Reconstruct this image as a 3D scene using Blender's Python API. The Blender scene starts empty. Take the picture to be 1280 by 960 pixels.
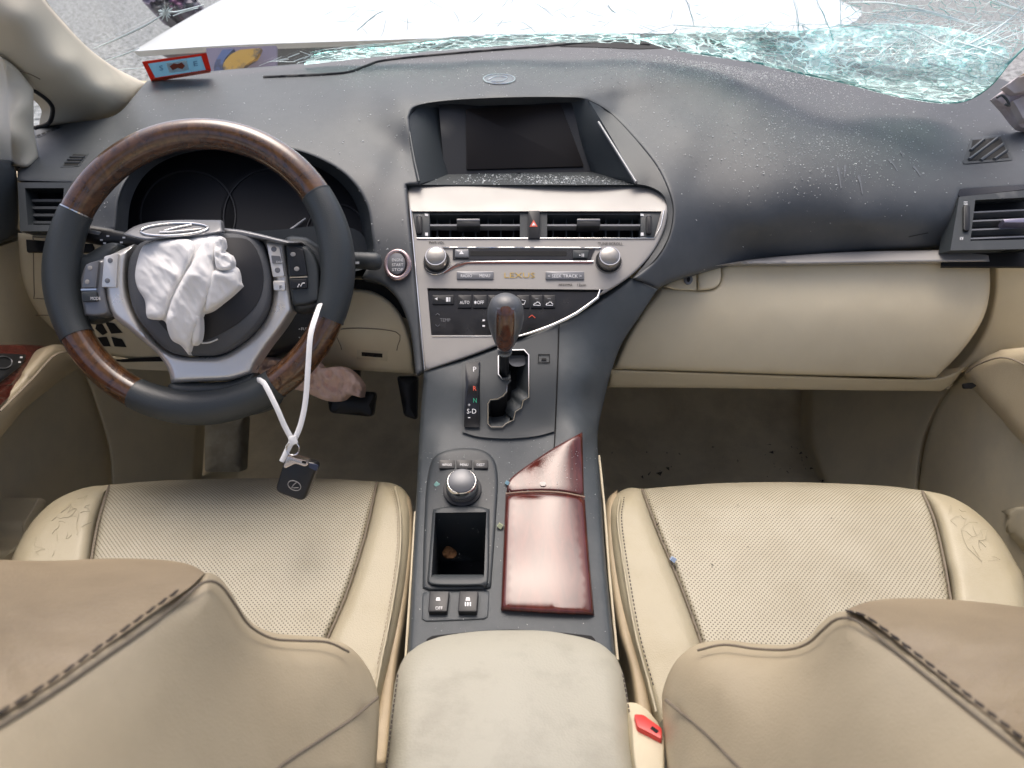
import bpy, bmesh, math, random
import numpy as np
from mathutils import Vector, Matrix, noise
from mathutils.geometry import delaunay_2d_cdt

random.seed(7)
SC = bpy.context.scene
COL = SC.collection
R = math.radians

# ------------------------------------------------------------------ camera, sky, sun, exposure
PITCH = R(30.0)
CAM = Vector((0.0, 0.0, 1.14))
FPX = 960.0                       # focal length in photograph pixels (1280 wide)
cam = bpy.data.cameras.new('camera'); camo = bpy.data.objects.new('camera', cam); COL.objects.link(camo)
camo.location = CAM; camo.rotation_euler = (R(90) - PITCH, 0, 0)
cam.sensor_width = 36.0; cam.lens = 36.0 * FPX / 1280.0
cam.clip_start = 0.02; cam.clip_end = 500.0
cam.dof.use_dof = True; cam.dof.focus_distance = 0.95; cam.dof.aperture_fstop = 9.0
SC.camera = camo

w = bpy.data.worlds.new('World'); SC.world = w; w.use_nodes = True
nt = w.node_tree; bg = nt.nodes['Background']
sky = nt.nodes.new('ShaderNodeTexSky'); sky.sky_type = 'NISHITA'; sky.sun_disc = False
SUN_EL, SUN_AZ = 68.0, 350.0     # azimuth: where the sun stands, degrees clockwise from +Y
sky.sun_elevation = R(SUN_EL); sky.sun_rotation = R(SUN_AZ)
sky.air_density = 0.6; sky.dust_density = 6.0; sky.ozone_density = 0.6
nt.links.new(sky.outputs['Color'], bg.inputs['Color']); bg.inputs['Strength'].default_value = 0.15
sun = bpy.data.lights.new('sun', 'SUN'); suno = bpy.data.objects.new('sun', sun); COL.objects.link(suno)
sun.energy = 0.5; sun.angle = R(45); sun.color = (1.0, 0.98, 0.92)
sd = Vector((math.sin(R(SUN_AZ)) * math.cos(R(SUN_EL)), math.cos(R(SUN_AZ)) * math.cos(R(SUN_EL)), math.sin(R(SUN_EL))))
suno.rotation_euler = sd.to_track_quat('Z', 'Y').to_euler()
SC.render.engine = 'CYCLES'
SC.cycles.use_denoising = True
SC.cycles.max_bounces = 10; SC.cycles.diffuse_bounces = 6; SC.cycles.transparent_max_bounces = 16
SC.cycles.sample_clamp_indirect = 6.0
vs = SC.view_settings
vs.view_transform = 'Standard'; vs.look = 'None'; vs.gamma = 1.0; vs.use_curve_mapping = False
vs.exposure = 0.88

# ------------------------------------------------------------------ helpers
RGT = Vector((1, 0, 0)); FWD = Vector((0, math.cos(PITCH), -math.sin(PITCH))); UPV = Vector((0, math.sin(PITCH), math.cos(PITCH)))
def ray(px, py):
    return FWD + RGT * ((px - 640.0) / FPX) + UPV * ((480.0 - py) / FPX)
def P(px, py, d):
    """the point of the cabin at depth d (metres ahead of the camera) measured from the photograph"""
    return CAM + ray(px, py) * d

class Pl:
    """a flat face of the car given by three measured points"""
    def __init__(s, a, b, c):
        s.o = P(*a); n = (P(*b) - s.o).cross(P(*c) - s.o).normalized()
        if n.dot(FWD) > 0: n = -n
        s.n = n
        s.u = (RGT - n * n.dot(RGT)).normalized(); s.v = n.cross(s.u)
    def d(s, px, py, off=0.0):
        return (s.o + s.n * off - CAM).dot(s.n) / ray(px, py).dot(s.n)
    def at(s, px, py, off=0.0):
        return P(px, py, s.d(px, py, off))

class Surf:
    """a moulded face: like Pl, for a depth function"""
    def __init__(s, f): s.f = f
    def at(s, px, py, off=0.0): return P(px, py, s.f(px, py) - off)

class Tps:
    """smooth surface through measured depths (thin plate spline)"""
    def __init__(s, pts, lam=1e-4):
        a = np.array(pts, float); s.c = a[:, :2] / 100.0; z = a[:, 2]; n = len(a)
        K = s.k(s.c, s.c) + lam * np.eye(n); Q = np.hstack([np.ones((n, 1)), s.c])
        A = np.block([[K, Q], [Q.T, np.zeros((3, 3))]])
        s.w = np.linalg.solve(A, np.concatenate([z, np.zeros(3)])); s.n = n
    @staticmethod
    def k(a, b):
        r2 = ((a[:, None, :] - b[None, :, :]) ** 2).sum(-1)
        return 0.5 * r2 * np.log(r2 + 1e-12)
    def many(s, xy):
        q = np.array(xy, float) / 100.0
        return s.k(q, s.c) @ s.w[:s.n] + s.w[s.n] + q @ s.w[s.n + 1:]
    def __call__(s, x, y):
        return float(s.many([(x, y)])[0])

def cr(p0, p1, p2, p3, t):
    t2, t3 = t * t, t * t * t
    return tuple(0.5 * (2 * b + (c - a) * t + (2 * a - 5 * b + 4 * c - d) * t2 + (3 * b - a - 3 * c + d) * t3) for a, b, c, d in zip(p0, p1, p2, p3))
def spline(pts, step=6.0, dim=2):
    """open Catmull-Rom through the points, resampled about every `step`"""
    out = []; n = len(pts)
    for i in range(n - 1):
        a, b = pts[i], pts[i + 1]
        p = pts[i - 1] if i > 0 else tuple(2 * x - y for x, y in zip(a, b))
        q = pts[i + 2] if i + 2 < n else tuple(2 * y - x for x, y in zip(a, b))
        L = math.dist(a, b); k = max(1, int(math.ceil(L / step)))
        for j in range(k): out.append(cr(p, a, b, q, j / k))
    out.append(tuple(pts[-1])); return out
def closed(pts, step=6.0):
    """closed outline; a third value on a point marks a corner"""
    n = len(pts); cs = [i for i in range(n) if len(pts[i]) > 2]
    q = [(float(p[0]), float(p[1])) for p in pts]
    if not cs:
        e = [q[-1]] + q + [q[0], q[1]]; out = []
        for i in range(1, n + 1):
            k = max(1, int(math.ceil(math.dist(e[i], e[i + 1]) / step)))
            for j in range(k): out.append(cr(e[i - 1], e[i], e[i + 1], e[i + 2], j / k))
        return out
    out = []
    for a, i in enumerate(cs):
        j = cs[(a + 1) % len(cs)]
        run = [q[(i + k) % n] for k in range(((j - i) % n or n) + 1)]
        out += spline(run, step)[:-1]
    return out
def C(*pts):                      # outline with every point a corner
    return [(p[0], p[1], 1) for p in pts]
def roundp(pts, r, n=4):
    """outline in pixels with rounded corners"""
    out = []; m = len(pts)
    for i in range(m):
        p = Vector(pts[i][:2]); a = Vector(pts[i - 1][:2]); b = Vector(pts[(i + 1) % m][:2])
        rr = min(r, (a - p).length * .49, (b - p).length * .49)
        s = p + (a - p).normalized() * rr; e = p + (b - p).normalized() * rr
        for k in range(n + 1):
            t = k / n; c = s * (1 - t) ** 2 + p * 2 * t * (1 - t) + e * t * t; out.append((c.x, c.y))
    return out
def rect(x0, y0, x1, y1): return [(x0, y0), (x1, y0), (x1, y1), (x0, y1)]
def ell(cx, cy, rx, ry, n=28, rot=0.0):
    c, s = math.cos(rot), math.sin(rot)
    return [(cx + rx * math.cos(t) * c - ry * math.sin(t) * s, cy + rx * math.cos(t) * s + ry * math.sin(t) * c) for t in (2 * math.pi * k / n for k in range(n))]
def inside(poly, x, y):
    a = np.asarray(poly); b = np.roll(a, -1, 0); x = np.asarray(x); y = np.asarray(y)
    r = np.zeros(x.shape, bool)
    for (x0, y0), (x1, y1) in zip(a, b):
        if y0 == y1: continue
        c = ((y0 > y) != (y1 > y)) & (x < (x1 - x0) * (y - y0) / (y1 - y0) + x0); r ^= c
    return r
def edist(poly, q):
    a = np.asarray(poly, float); b = np.roll(a, -1, 0); q = np.asarray(q, float); best = np.full(len(q), 1e9)
    for p0, p1 in zip(a, b):
        v = p1 - p0; l2 = (v * v).sum()
        if l2 < 1e-9: continue
        t = np.clip(((q - p0) @ v) / l2, 0, 1); best = np.minimum(best, np.hypot(*(q - p0 - t[:, None] * v).T))
    return best

def link(name, me, mat=None, parent=None, smooth=True, angle=38):
    o = bpy.data.objects.new(name, me); COL.objects.link(o)
    if mat is not None:
        if not me.materials: me.materials.append(mat)
    if smooth and len(me.polygons):
        me.shade_smooth()
        if angle: me.set_sharp_from_angle(angle=R(angle))
    if parent is not None:
        o.parent = parent; o.matrix_parent_inverse = Matrix.Translation(-parent_loc(parent))
    return o
def parent_loc(p):
    v = p.location.copy()
    q = p.parent
    return v if q is None else Vector((0, 0, 0)) if p.type == 'MESH' else v
def mesh(name, vs, fs, mat=None, parent=None, **k):
    me = bpy.data.meshes.new(name); me.from_pydata([tuple(v) for v in vs], [], fs); me.update()
    return link(name, me, mat, parent, **k)
def thing(name, label, cat, loc=(0, 0, 0), group=None):
    o = bpy.data.objects.new(name, None); COL.objects.link(o); o.location = loc
    o.empty_display_size = .05
    return tag(o, label, cat, group)
def tag(o, label, cat, group=None, kind=None):
    o['label'] = label; o['category'] = cat
    if group: o['group'] = group
    if kind: o['kind'] = kind
    return o
def struct(o): o['kind'] = 'structure'; return o

def triangulate(out, holes, step, rings=()):
    pts = list(out); edges = [(i, (i + 1) % len(out)) for i in range(len(out))]
    for h in holes:
        b = len(pts); pts += h; edges += [(b + i, b + (i + 1) % len(h)) for i in range(len(h))]
    nb = len(pts)
    a = np.array(out); x0, y0 = a.min(0); x1, y1 = a.max(0)
    gx = np.arange(x0 + step * .5, x1, step); gy = np.arange(y0 + step * .5, y1, step * .87)
    G = [(x + (step * .5 if j % 2 else 0), y) for j, y in enumerate(gy) for x in gx]
    if G:
        G = np.array(G); ok = inside(out, G[:, 0], G[:, 1])
        for h in holes: ok &= ~inside(h, G[:, 0], G[:, 1])
        G = G[ok]
        if len(G):
            e = edist(out, G)
            for h in holes: e = np.minimum(e, edist(h, G))
            G = G[e > (max(rings) if rings else 0) + step * .35]
            pts += [tuple(g) for g in G]
    for r in rings:                # inset rings carry the rounded edge
        n = len(out); ar = sum(out[i][0] * out[(i + 1) % n][1] - out[(i + 1) % n][0] * out[i][1] for i in range(n)); sg = 1 if ar > 0 else -1
        Q = []
        for i in range(n):
            p = Vector(out[i]); t = (Vector(out[(i + 1) % n]) - Vector(out[i - 1]));
            if t.length < 1e-6: continue
            t.normalize(); Q.append((p.x - t.y * sg * r, p.y + t.x * sg * r))
        Q = np.array(Q); ok = inside(out, Q[:, 0], Q[:, 1])
        for h in holes: ok &= ~inside(h, Q[:, 0], Q[:, 1])
        Q = Q[ok]; Q = Q[edist(out, Q) > r * .8]
        pts += [tuple(g) for g in Q]
    v2, _, f2, *_ = delaunay_2d_cdt([Vector(p) for p in pts], edges, [], 0, 1e-4)
    V = np.array([(v.x, v.y) for v in v2])
    cen = np.array([V[list(f)].mean(0) for f in f2])
    ok = inside(out, cen[:, 0], cen[:, 1])
    for h in holes: ok &= ~inside(h, cen[:, 0], cen[:, 1])
    F = [tuple(f) for f, k in zip(f2, ok) if k]
    return V, F

def sheet(name, outline, depth, mat, parent=None, holes=(), step=9.0, fil=0.0, fild=0.0, thick=0.012, back=None, ostep=None, disp=None, angle=50, raw=False, filfun=None):
    """a moulded panel: outline in photograph pixels, depth measured or smooth, a rounded edge and a real return edge"""
    out = [tuple(p[:2]) for p in outline] if raw else closed(outline, ostep or step)
    hs = [closed(h, ostep or step) for h in holes]
    rings = [fil * .12, fil * .35, fil * .65, fil] if fil else ()
    V, F = triangulate(out, hs, step, rings)
    if isinstance(depth, (list, tuple)): depth = Tps(depth)
    D = depth.many(V) if isinstance(depth, Tps) else np.array([depth(x, y) for x, y in V])
    if fil:
        e = np.clip(edist(out, V) / fil, 0, 1); add = fild * (1 - np.sqrt(1 - (1 - e) ** 2))
        if filfun is not None: add = add * np.array([filfun(x, y) for x, y in V])
        D = D + add
    if disp is not None: D = D + np.array([disp(x, y) for x, y in V])
    vs_ = [P(x, y, d) for (x, y), d in zip(V, D)]
    cnt = {}
    ff = []
    for f in F:
        a, b, c = (vs_[i] for i in f[:3])
        n = (b - a).cross(c - a)
        if n.dot(CAM - a) < 0: f = f[::-1]
        ff.append(f)
        for i in range(len(f)):
            cnt[(f[i], f[(i + 1) % len(f)])] = 1
    if thick:
        bkf = back if callable(back) else (lambda x, y, b_=(FWD if back is None else Vector(back)).normalized() * thick: b_)
        idx = {}
        for (i, j) in list(cnt):
            if (j, i) not in cnt:
                for k in (i, j):
                    if k not in idx: idx[k] = len(vs_); vs_.append(vs_[k] + bkf(*V[k]))
                ff.append((j, i, idx[i], idx[j]))
    return mesh(name, vs_, ff, mat, parent, angle=angle)

def plate(name, poly, pl, h0, h1, mat, parent=None, bevel=0.0, seg=2, angle=35):
    """a flat piece on a face of the car, from height h0 to h1 above that face"""
    n = len(poly)
    ar = sum(poly[i][0] * poly[(i + 1) % n][1] - poly[(i + 1) % n][0] * poly[i][1] for i in range(n))
    q = list(poly) if ar < 0 else list(poly)[::-1]
    base = [pl.at(x, y) for x, y in (p[:2] for p in q)]
    v = [b + pl.n * h1 for b in base] + [b + pl.n * h0 for b in base]
    f = [tuple(range(n)), tuple(range(2 * n - 1, n - 1, -1))] + [(i, n + i, n + (i + 1) % n, (i + 1) % n) for i in range(n)]
    bm = bmesh.new(); bv = [bm.verts.new(p) for p in v]
    for t in f: bm.faces.new([bv[i] for i in t])
    bmesh.ops.recalc_face_normals(bm, faces=bm.faces)
    if bevel:
        top = [e for e in bm.edges if all(x in bv[:n] for x in e.verts)]
        bmesh.ops.bevel(bm, geom=top, offset=bevel, segments=seg, profile=.5, affect='EDGES', clamp_overlap=True)
    me = bpy.data.meshes.new(name); bm.to_mesh(me); bm.free()
    return link(name, me, mat, parent, angle=angle)

def tube(name, pts, rad, mat, parent=None, n=10, close=False, flat=1.0, nrm=None, caps=True, angle=60):
    """a round or flattened bar along 3D points; rad one value or one per point"""
    m = len(pts); pts = [Vector(p) for p in pts]
    rad = [rad] * m if isinstance(rad, (int, float)) else rad
    vs_, fs = [], []; prev = None
    for i in range(m):
        a = pts[i - 1] if (i or close) else pts[0]; b = pts[(i + 1) % m] if (i < m - 1 or close) else pts[-1]
        t = (b - a).normalized()
        if nrm is not None: up = Vector(nrm)
        else: up = prev if prev is not None else (Vector((0, 0, 1)) if abs(t.z) < .9 else Vector((1, 0, 0)))
        up = (up - t * up.dot(t)).normalized(); prev = up; s = t.cross(up)
        for k in range(n):
            q = 2 * math.pi * k / n
            vs_.append(pts[i] + (s * math.cos(q) + up * math.sin(q) * flat) * rad[i])
    for i in range(m if close else m - 1):
        for k in range(n):
            a, b = i * n + k, i * n + (k + 1) % n; c, d = ((i + 1) % m) * n + (k + 1) % n, ((i + 1) % m) * n + k
            fs.append((a, b, c, d))
    if caps and not close:
        fs.append(tuple(range(n))[::-1]); fs.append(tuple(range((m - 1) * n, m * n)))
    o = mesh(name, vs_, fs, mat, parent, angle=angle)
    return o
def pxline(pts, pl, off=0.0, step=4):
    return [pl.at(x, y, off) for x, y in spline(pts, step)]
def loft(name, A, B, mat, parent=None, close=True, angle=30):
    n = len(A); v = list(A) + list(B); m = n if close else n - 1
    return mesh(name, v, [(i, (i + 1) % n, n + (i + 1) % n, n + i) for i in range(m)], mat, parent, angle=angle)
def lathe(name, prof, org, ax, mat, parent=None, n=32, angle=40, ux=None):
    """prof: (radius, height) pairs"""
    ax = Vector(ax).normalized(); u = (Vector(ux) if ux else RGT); u = (u - ax * u.dot(ax)).normalized(); v = ax.cross(u)
    vs_ = []; fs = []
    for r, h in prof:
        for k in range(n):
            t = 2 * math.pi * k / n; vs_.append(org + ax * h + (u * math.cos(t) + v * math.sin(t)) * r)
    m = len(prof)
    for i in range(m - 1):
        for k in range(n): fs.append((i * n + k, i * n + (k + 1) % n, (i + 1) * n + (k + 1) % n, (i + 1) * n + k))
    fs.append(tuple(range(n))[::-1]); fs.append(tuple(range((m - 1) * n, m * n)))
    return mesh(name, vs_, fs, mat, parent, angle=angle)
def text(name, body, cx, cy, wpx, hpx, pl, off, mat, parent=None, rot=0.0, bold=0.0):
    """lettering lying on a face: centre, width and cap height in pixels"""
    cu = bpy.data.curves.new(name, 'FONT'); cu.body = body; cu.align_x = 'CENTER'; cu.align_y = 'CENTER'; cu.extrude = 0.002; cu.offset = bold; cu.resolution_u = 2
    t = bpy.data.objects.new(name, cu); me0 = t.to_mesh()
    co = np.array([v.co[:] for v in me0.vertices]); fs = [tuple(p.vertices) for p in me0.polygons]; t.to_mesh_clear()
    bpy.data.objects.remove(t); bpy.data.curves.remove(cu)
    lo, hi = co.min(0), co.max(0); c = (lo + hi) / 2; s = hi - lo
    vs_ = []
    for p in co:
        x = (p[0] - c[0]) / max(s[0], 1e-6) * wpx; y = -(p[1] - c[1]) / max(s[1], 1e-6) * hpx
        X = cx + x * math.cos(rot) - y * math.sin(rot); Y = cy + x * math.sin(rot) + y * math.cos(rot)
        vs_.append(pl.at(X, Y, off + (0.0003 if p[2] > 0 else 0.0)))
    return mesh(name, vs_, fs, mat, parent, smooth=False)
def copies(src, offs, parent):
    for o in offs:
        c = src.copy(); COL.objects.link(c); c.location = Vector(src.location) + Vector(o)

# ------------------------------------------------------------------ materials
def mat(name, col, rough=.5, metal=0.0, bump=None, var=None, coat=0.0, spec=.5, rvar=None):
    m = bpy.data.materials.new(name); m.use_nodes = True; t = m.node_tree; b = t.nodes['Principled BSDF']
    b.inputs['Base Color'].default_value = (*col, 1); b.inputs['Roughness'].default_value = rough; b.inputs['Metallic'].default_value = metal
    b.inputs['Coat Weight'].default_value = coat; b.inputs['Coat Roughness'].default_value = .06; b.inputs['Specular IOR Level'].default_value = spec
    co = t.nodes.new('ShaderNodeTexCoord')
    if var:
        n = t.nodes.new('ShaderNodeTexNoise'); n.inputs['Scale'].default_value = var[0]; n.inputs['Detail'].default_value = 6; n.inputs['Roughness'].default_value = .65
        r = t.nodes.new('ShaderNodeValToRGB'); r.color_ramp.elements[0].position = var[2]; r.color_ramp.elements[1].position = var[3]
        r.color_ramp.elements[0].color = (*var[1], 1); r.color_ramp.elements[1].color = (*col, 1)
        t.links.new(co.outputs['Object'], n.inputs['Vector']); t.links.new(n.outputs['Fac'], r.inputs['Fac']); t.links.new(r.outputs['Color'], b.inputs['Base Color'])
    if rvar:
        n = t.nodes.new('ShaderNodeTexNoise'); n.inputs['Scale'].default_value = rvar[0]; n.inputs['Detail'].default_value = 5
        r = t.nodes.new('ShaderNodeMapRange'); r.inputs['From Min'].default_value = .3; r.inputs['From Max'].default_value = .7
        r.inputs['To Min'].default_value = rvar[1]; r.inputs['To Max'].default_value = rvar[2]
        t.links.new(co.outputs['Object'], n.inputs['Vector']); t.links.new(n.outputs['Fac'], r.inputs['Value']); t.links.new(r.outputs['Result'], b.inputs['Roughness'])
    if bump:
        n = t.nodes.new('ShaderNodeTexVoronoi' if len(bump) > 3 else 'ShaderNodeTexNoise'); n.inputs['Scale'].default_value = bump[0]
        if len(bump) <= 3: n.inputs['Detail'].default_value = 4
        u = t.nodes.new('ShaderNodeBump'); u.inputs['Strength'].default_value = bump[1]; u.inputs['Distance'].default_value = bump[2]
        t.links.new(co.outputs['Object'], n.inputs['Vector']); t.links.new(n.outputs['Distance' if len(bump) > 3 else 'Fac'], u.inputs['Height']); t.links.new(u.outputs['Normal'], b.inputs['Normal'])
    return m

LEA = (.44, .39, .272)
M = {}
M['pad'] = mat('charcoal_soft_plastic', (.062, .069, .075), .52, bump=(1500, .16, .0005, 1), var=(45, (.072, .079, .085), .35, .62), spec=.55)
M['dark'] = mat('dark_plastic', (.038, .045, .049), .48, bump=(1600, .2, .0005, 1), spec=.5)
M['console'] = mat('console_plastic', (.050, .060, .066), .5, bump=(1500, .3, .0006, 1), var=(35, (.064, .074, .08), .38, .66), spec=.5)
M['black'] = mat('black_plastic', (.010, .011, .013), .42)
M['gloss'] = mat('gloss_black_plastic', (.008, .009, .012), .14, rvar=(40, .1, .3))
M['hole'] = mat('deep_black', (.004, .004, .004), .8)
M['silver'] = mat('satin_silver_paint', (.34, .325, .305), .48, .2, bump=(900, .05, .0003), rvar=(30, .38, .50))
M['spoke'] = mat('bright_satin_silver', (.78, .76, .72), .32, .6, rvar=(30, .26, .38))
M['silverdk'] = mat('grey_metallic_plastic', (.20, .205, .215), .36, .45)
M['chrome'] = mat('chrome', (.80, .79, .77), .14, 1.0)
M['knobface'] = mat('brushed_knob', (.34, .325, .30), .3, .8)
M['beige'] = mat('beige_plastic', (.64, .565, .40), .55, bump=(1300, .2, .0005, 1), var=(9, (.59, .515, .36), .3, .6))
M['beigedk'] = mat('beige_door_vinyl', (.62, .55, .39), .55, bump=(1300, .2, .0005, 1), var=(12, (.54, .485, .355), .32, .6))
M['pillar'] = mat('cream_pillar_trim', (.60, .55, .44), .6, bump=(1200, .15, .0004))
M['leather'] = mat('cream_leather', LEA, .48, bump=(750, .35, .0006, 1), var=(14, (.41, .355, .235), .3, .55))
M['leather2'] = mat('seatback_leather', (.47, .395, .265), .45, bump=(650, .3, .0006, 1), var=(10, (.41, .34, .225), .3, .6))
M['leather3'] = mat('shoulder_leather', (.39, .305, .195), .36, bump=(500, .4, .0008, 1), var=(18, (.32, .245, .155), .3, .62))
M['side'] = mat('cushion_side_vinyl', (.55, .44, .28), .5, bump=(900, .25, .0006, 1), var=(14, (.45, .36, .235), .3, .6))
M['armrest'] = mat('armrest_leather', (.42, .405, .33), .5, bump=(520, .35, .0006, 1), var=(22, (.36, .345, .28), .33, .52))
M['thread'] = mat('dark_thread', (.045, .035, .03), .8)
M['seam'] = mat('seam_shadow_thread', (.20, .165, .12), .8)
M['thread2'] = mat('tan_thread', (.30, .25, .18), .8)
M['wheelle'] = mat('wheel_leather', (.042, .049, .052), .34, bump=(900, .35, .0006, 1), rvar=(25, .3, .48))
M['hub'] = mat('hub_plastic', (.085, .09, .098), .5, bump=(1500, .5, .0008, 1))
M['carpet'] = mat('carpet', (.68, .60, .43), .95, bump=(900, .8, .003), var=(11, (.54, .47, .335), .35, .6), spec=.1)
M['mat_grey'] = mat('foot_rest_carpet', (.36, .335, .27), .9, bump=(900, .6, .002), var=(30, (.26, .24, .19), .35, .6), spec=.1)
M['cloth'] = mat('airbag_cloth', (.82, .81, .79), .8, bump=(1800, .25, .0005), spec=.2)
M['kneebag'] = mat('pink_airbag_cloth', (.78, .56, .47), .8, bump=(1500, .3, .0006), var=(28, (.50, .13, .09), .26, .36), spec=.2)
M['white'] = mat('white_print', (.80, .80, .80), .5)
M['ink'] = mat('dark_print', (.06, .055, .05), .6)
M['gold'] = mat('gold_print', (.52, .36, .10), .4)
M['redp'] = mat('red_plastic', (.70, .05, .04), .35)
M['redprint'] = mat('red_print', (.75, .10, .05), .5)
M['greenp'] = mat('green_print', (.03, .42, .22), .5)
M['zip'] = mat('white_nylon', (.85, .85, .84), .4)
M['fob'] = mat('black_key_plastic', (.012, .012, .013), .3, bump=(600, .1, .0003))
M['hood'] = mat('white_car_paint', (.82, .82, .82), .3, coat=.6)
M['asphalt'] = mat('asphalt', (.46, .47, .47), .9, bump=(30, 1, .03), var=(13, (.04, .045, .045), .36, .60), spec=.2)
M['headliner'] = mat('headliner', (.55, .51, .43), .9)
M['seal'] = mat('rubber_seal', (.012, .012, .013), .6)
M['needle'] = mat('needle_white', (.6, .6, .6), .4)
M['leafm'] = mat('dry_leaf', (.34, .17, .07), .8, var=(90, (.18, .08, .03), .35, .6))
M['dirt'] = mat('dirt_crumb', (.05, .04, .03), .9)
M['mauve'] = mat('broken_mauve_plastic', (.36, .31, .34), .55, var=(30, (.5, .46, .48), .35, .6))
M['steel'] = mat('dusty_white_edge', (.46, .42, .43), .6)

def wood(name, a, b, sc, rough=.22, stretch=(1, 1, 1), coat=.9):
    m = mat(name, a, rough, coat=coat); t = m.node_tree; p = t.nodes['Principled BSDF']
    co = t.nodes.new('ShaderNodeTexCoord'); mp = t.nodes.new('ShaderNodeMapping'); mp.inputs['Scale'].default_value = stretch
    n = t.nodes.new('ShaderNodeTexNoise'); n.inputs['Scale'].default_value = sc; n.inputs['Detail'].default_value = 8; n.inputs['Distortion'].default_value = 1.6
    r = t.nodes.new('ShaderNodeValToRGB'); r.color_ramp.elements[0].position = .32; r.color_ramp.elements[1].position = .68
    r.color_ramp.elements[0].color = (*b, 1); r.color_ramp.elements[1].color = (*a, 1)
    t.links.new(co.outputs['Object'], mp.inputs['Vector']); t.links.new(mp.outputs['Vector'], n.inputs['Vector'])
    t.links.new(n.outputs['Fac'], r.inputs['Fac']); t.links.new(r.outputs['Color'], p.inputs['Base Color'])
    s = t.nodes.new('ShaderNodeTexNoise'); s.inputs['Scale'].default_value = 240; u = t.nodes.new('ShaderNodeBump'); u.inputs['Strength'].default_value = .05; u.inputs['Distance'].default_value = .001
    t.links.new(s.outputs['Fac'], u.inputs['Height']); t.links.new(u.outputs['Normal'], p.inputs['Normal'])
    return m
M['wood'] = wood('walnut_rim_wood', (.125, .054, .019), (.042, .017, .008), 70, stretch=(1, .35, 1), coat=1.0)
M['woodred'] = wood('red_mahogany_wood', (.115, .024, .017), (.062, .013, .010), 26, rough=.06, stretch=(3, .5, 1), coat=0)
M['woodred'].node_tree.nodes['Principled BSDF'].inputs['Specular IOR Level'].default_value = .6
M['wooddk'] = wood('dark_knob_wood', (.17, .062, .025), (.05, .018, .01), 60, stretch=(1, .4, .4))

def perforated(name, col):
    m = mat(name, col, .5, bump=(700, .25, .0005, 1)); t = m.node_tree; p = t.nodes['Principled BSDF']
    co = t.nodes.new('ShaderNodeTexCoord'); mp = t.nodes.new('ShaderNodeMapping'); mp.inputs['Rotation'].default_value = (0, 0, R(45)); mp.inputs['Scale'].default_value = (1, 1, 0)
    v = t.nodes.new('ShaderNodeTexVoronoi'); v.voronoi_dimensions = '2D'; v.inputs['Scale'].default_value = 290; v.inputs['Randomness'].default_value = .06
    r = t.nodes.new('ShaderNodeValToRGB'); r.color_ramp.elements[0].position = .19; r.color_ramp.elements[1].position = .27
    r.color_ramp.elements[0].color = (.13, .11, .08, 1); r.color_ramp.elements[1].color = (1, 1, 1, 1)
    n = t.nodes.new('ShaderNodeTexNoise'); n.inputs['Scale'].default_value = 9; n.inputs['Detail'].default_value = 7; n.inputs['Roughness'].default_value = .7
    r2 = t.nodes.new('ShaderNodeValToRGB'); r2.color_ramp.elements[0].position = .3; r2.color_ramp.elements[1].position = .6
    r2.color_ramp.elements[0].color = (col[0] * .82, col[1] * .80, col[2] * .75, 1); r2.color_ramp.elements[1].color = (*col, 1)
    mx = t.nodes.new('ShaderNodeMix'); mx.data_type = 'RGBA'; mx.blend_type = 'MULTIPLY'; mx.inputs['Factor'].default_value = 1
    L = t.links.new
    L(co.outputs['Object'], mp.inputs['Vector']); L(mp.outputs['Vector'], v.inputs['Vector']); L(v.outputs['Distance'], r.inputs['Fac'])
    L(co.outputs['Object'], n.inputs['Vector']); L(n.outputs['Fac'], r2.inputs['Fac'])
    L(r2.outputs['Color'], mx.inputs[6]); L(r.outputs['Color'], mx.inputs[7]); L(mx.outputs[2], p.inputs['Base Color'])
    return m
M['perf'] = perforated('perforated_cream_leather', (.445, .405, .30))

def glass(name, tint, rough=.02, body=0.0, bodycol=(.7, .9, .88)):
    m = bpy.data.materials.new(name); m.use_nodes = True; t = m.node_tree; t.nodes.clear(); L = t.links.new
    o = t.nodes.new('ShaderNodeOutputMaterial'); tr = t.nodes.new('ShaderNodeBsdfTransparent'); tr.inputs['Color'].default_value = (*tint, 1)
    g = t.nodes.new('ShaderNodeBsdfGlossy'); g.inputs['Roughness'].default_value = rough
    f = t.nodes.new('ShaderNodeFresnel'); f.inputs['IOR'].default_value = 1.35; mx = t.nodes.new('ShaderNodeMixShader')
    L(f.outputs[0], mx.inputs[0]); L(tr.outputs[0], mx.inputs[1]); L(g.outputs[0], mx.inputs[2]); L(mx.outputs[0], o.inputs[0])
    return m
M['glass'] = glass('windshield_glass', (.93, .97, .965))

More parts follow.
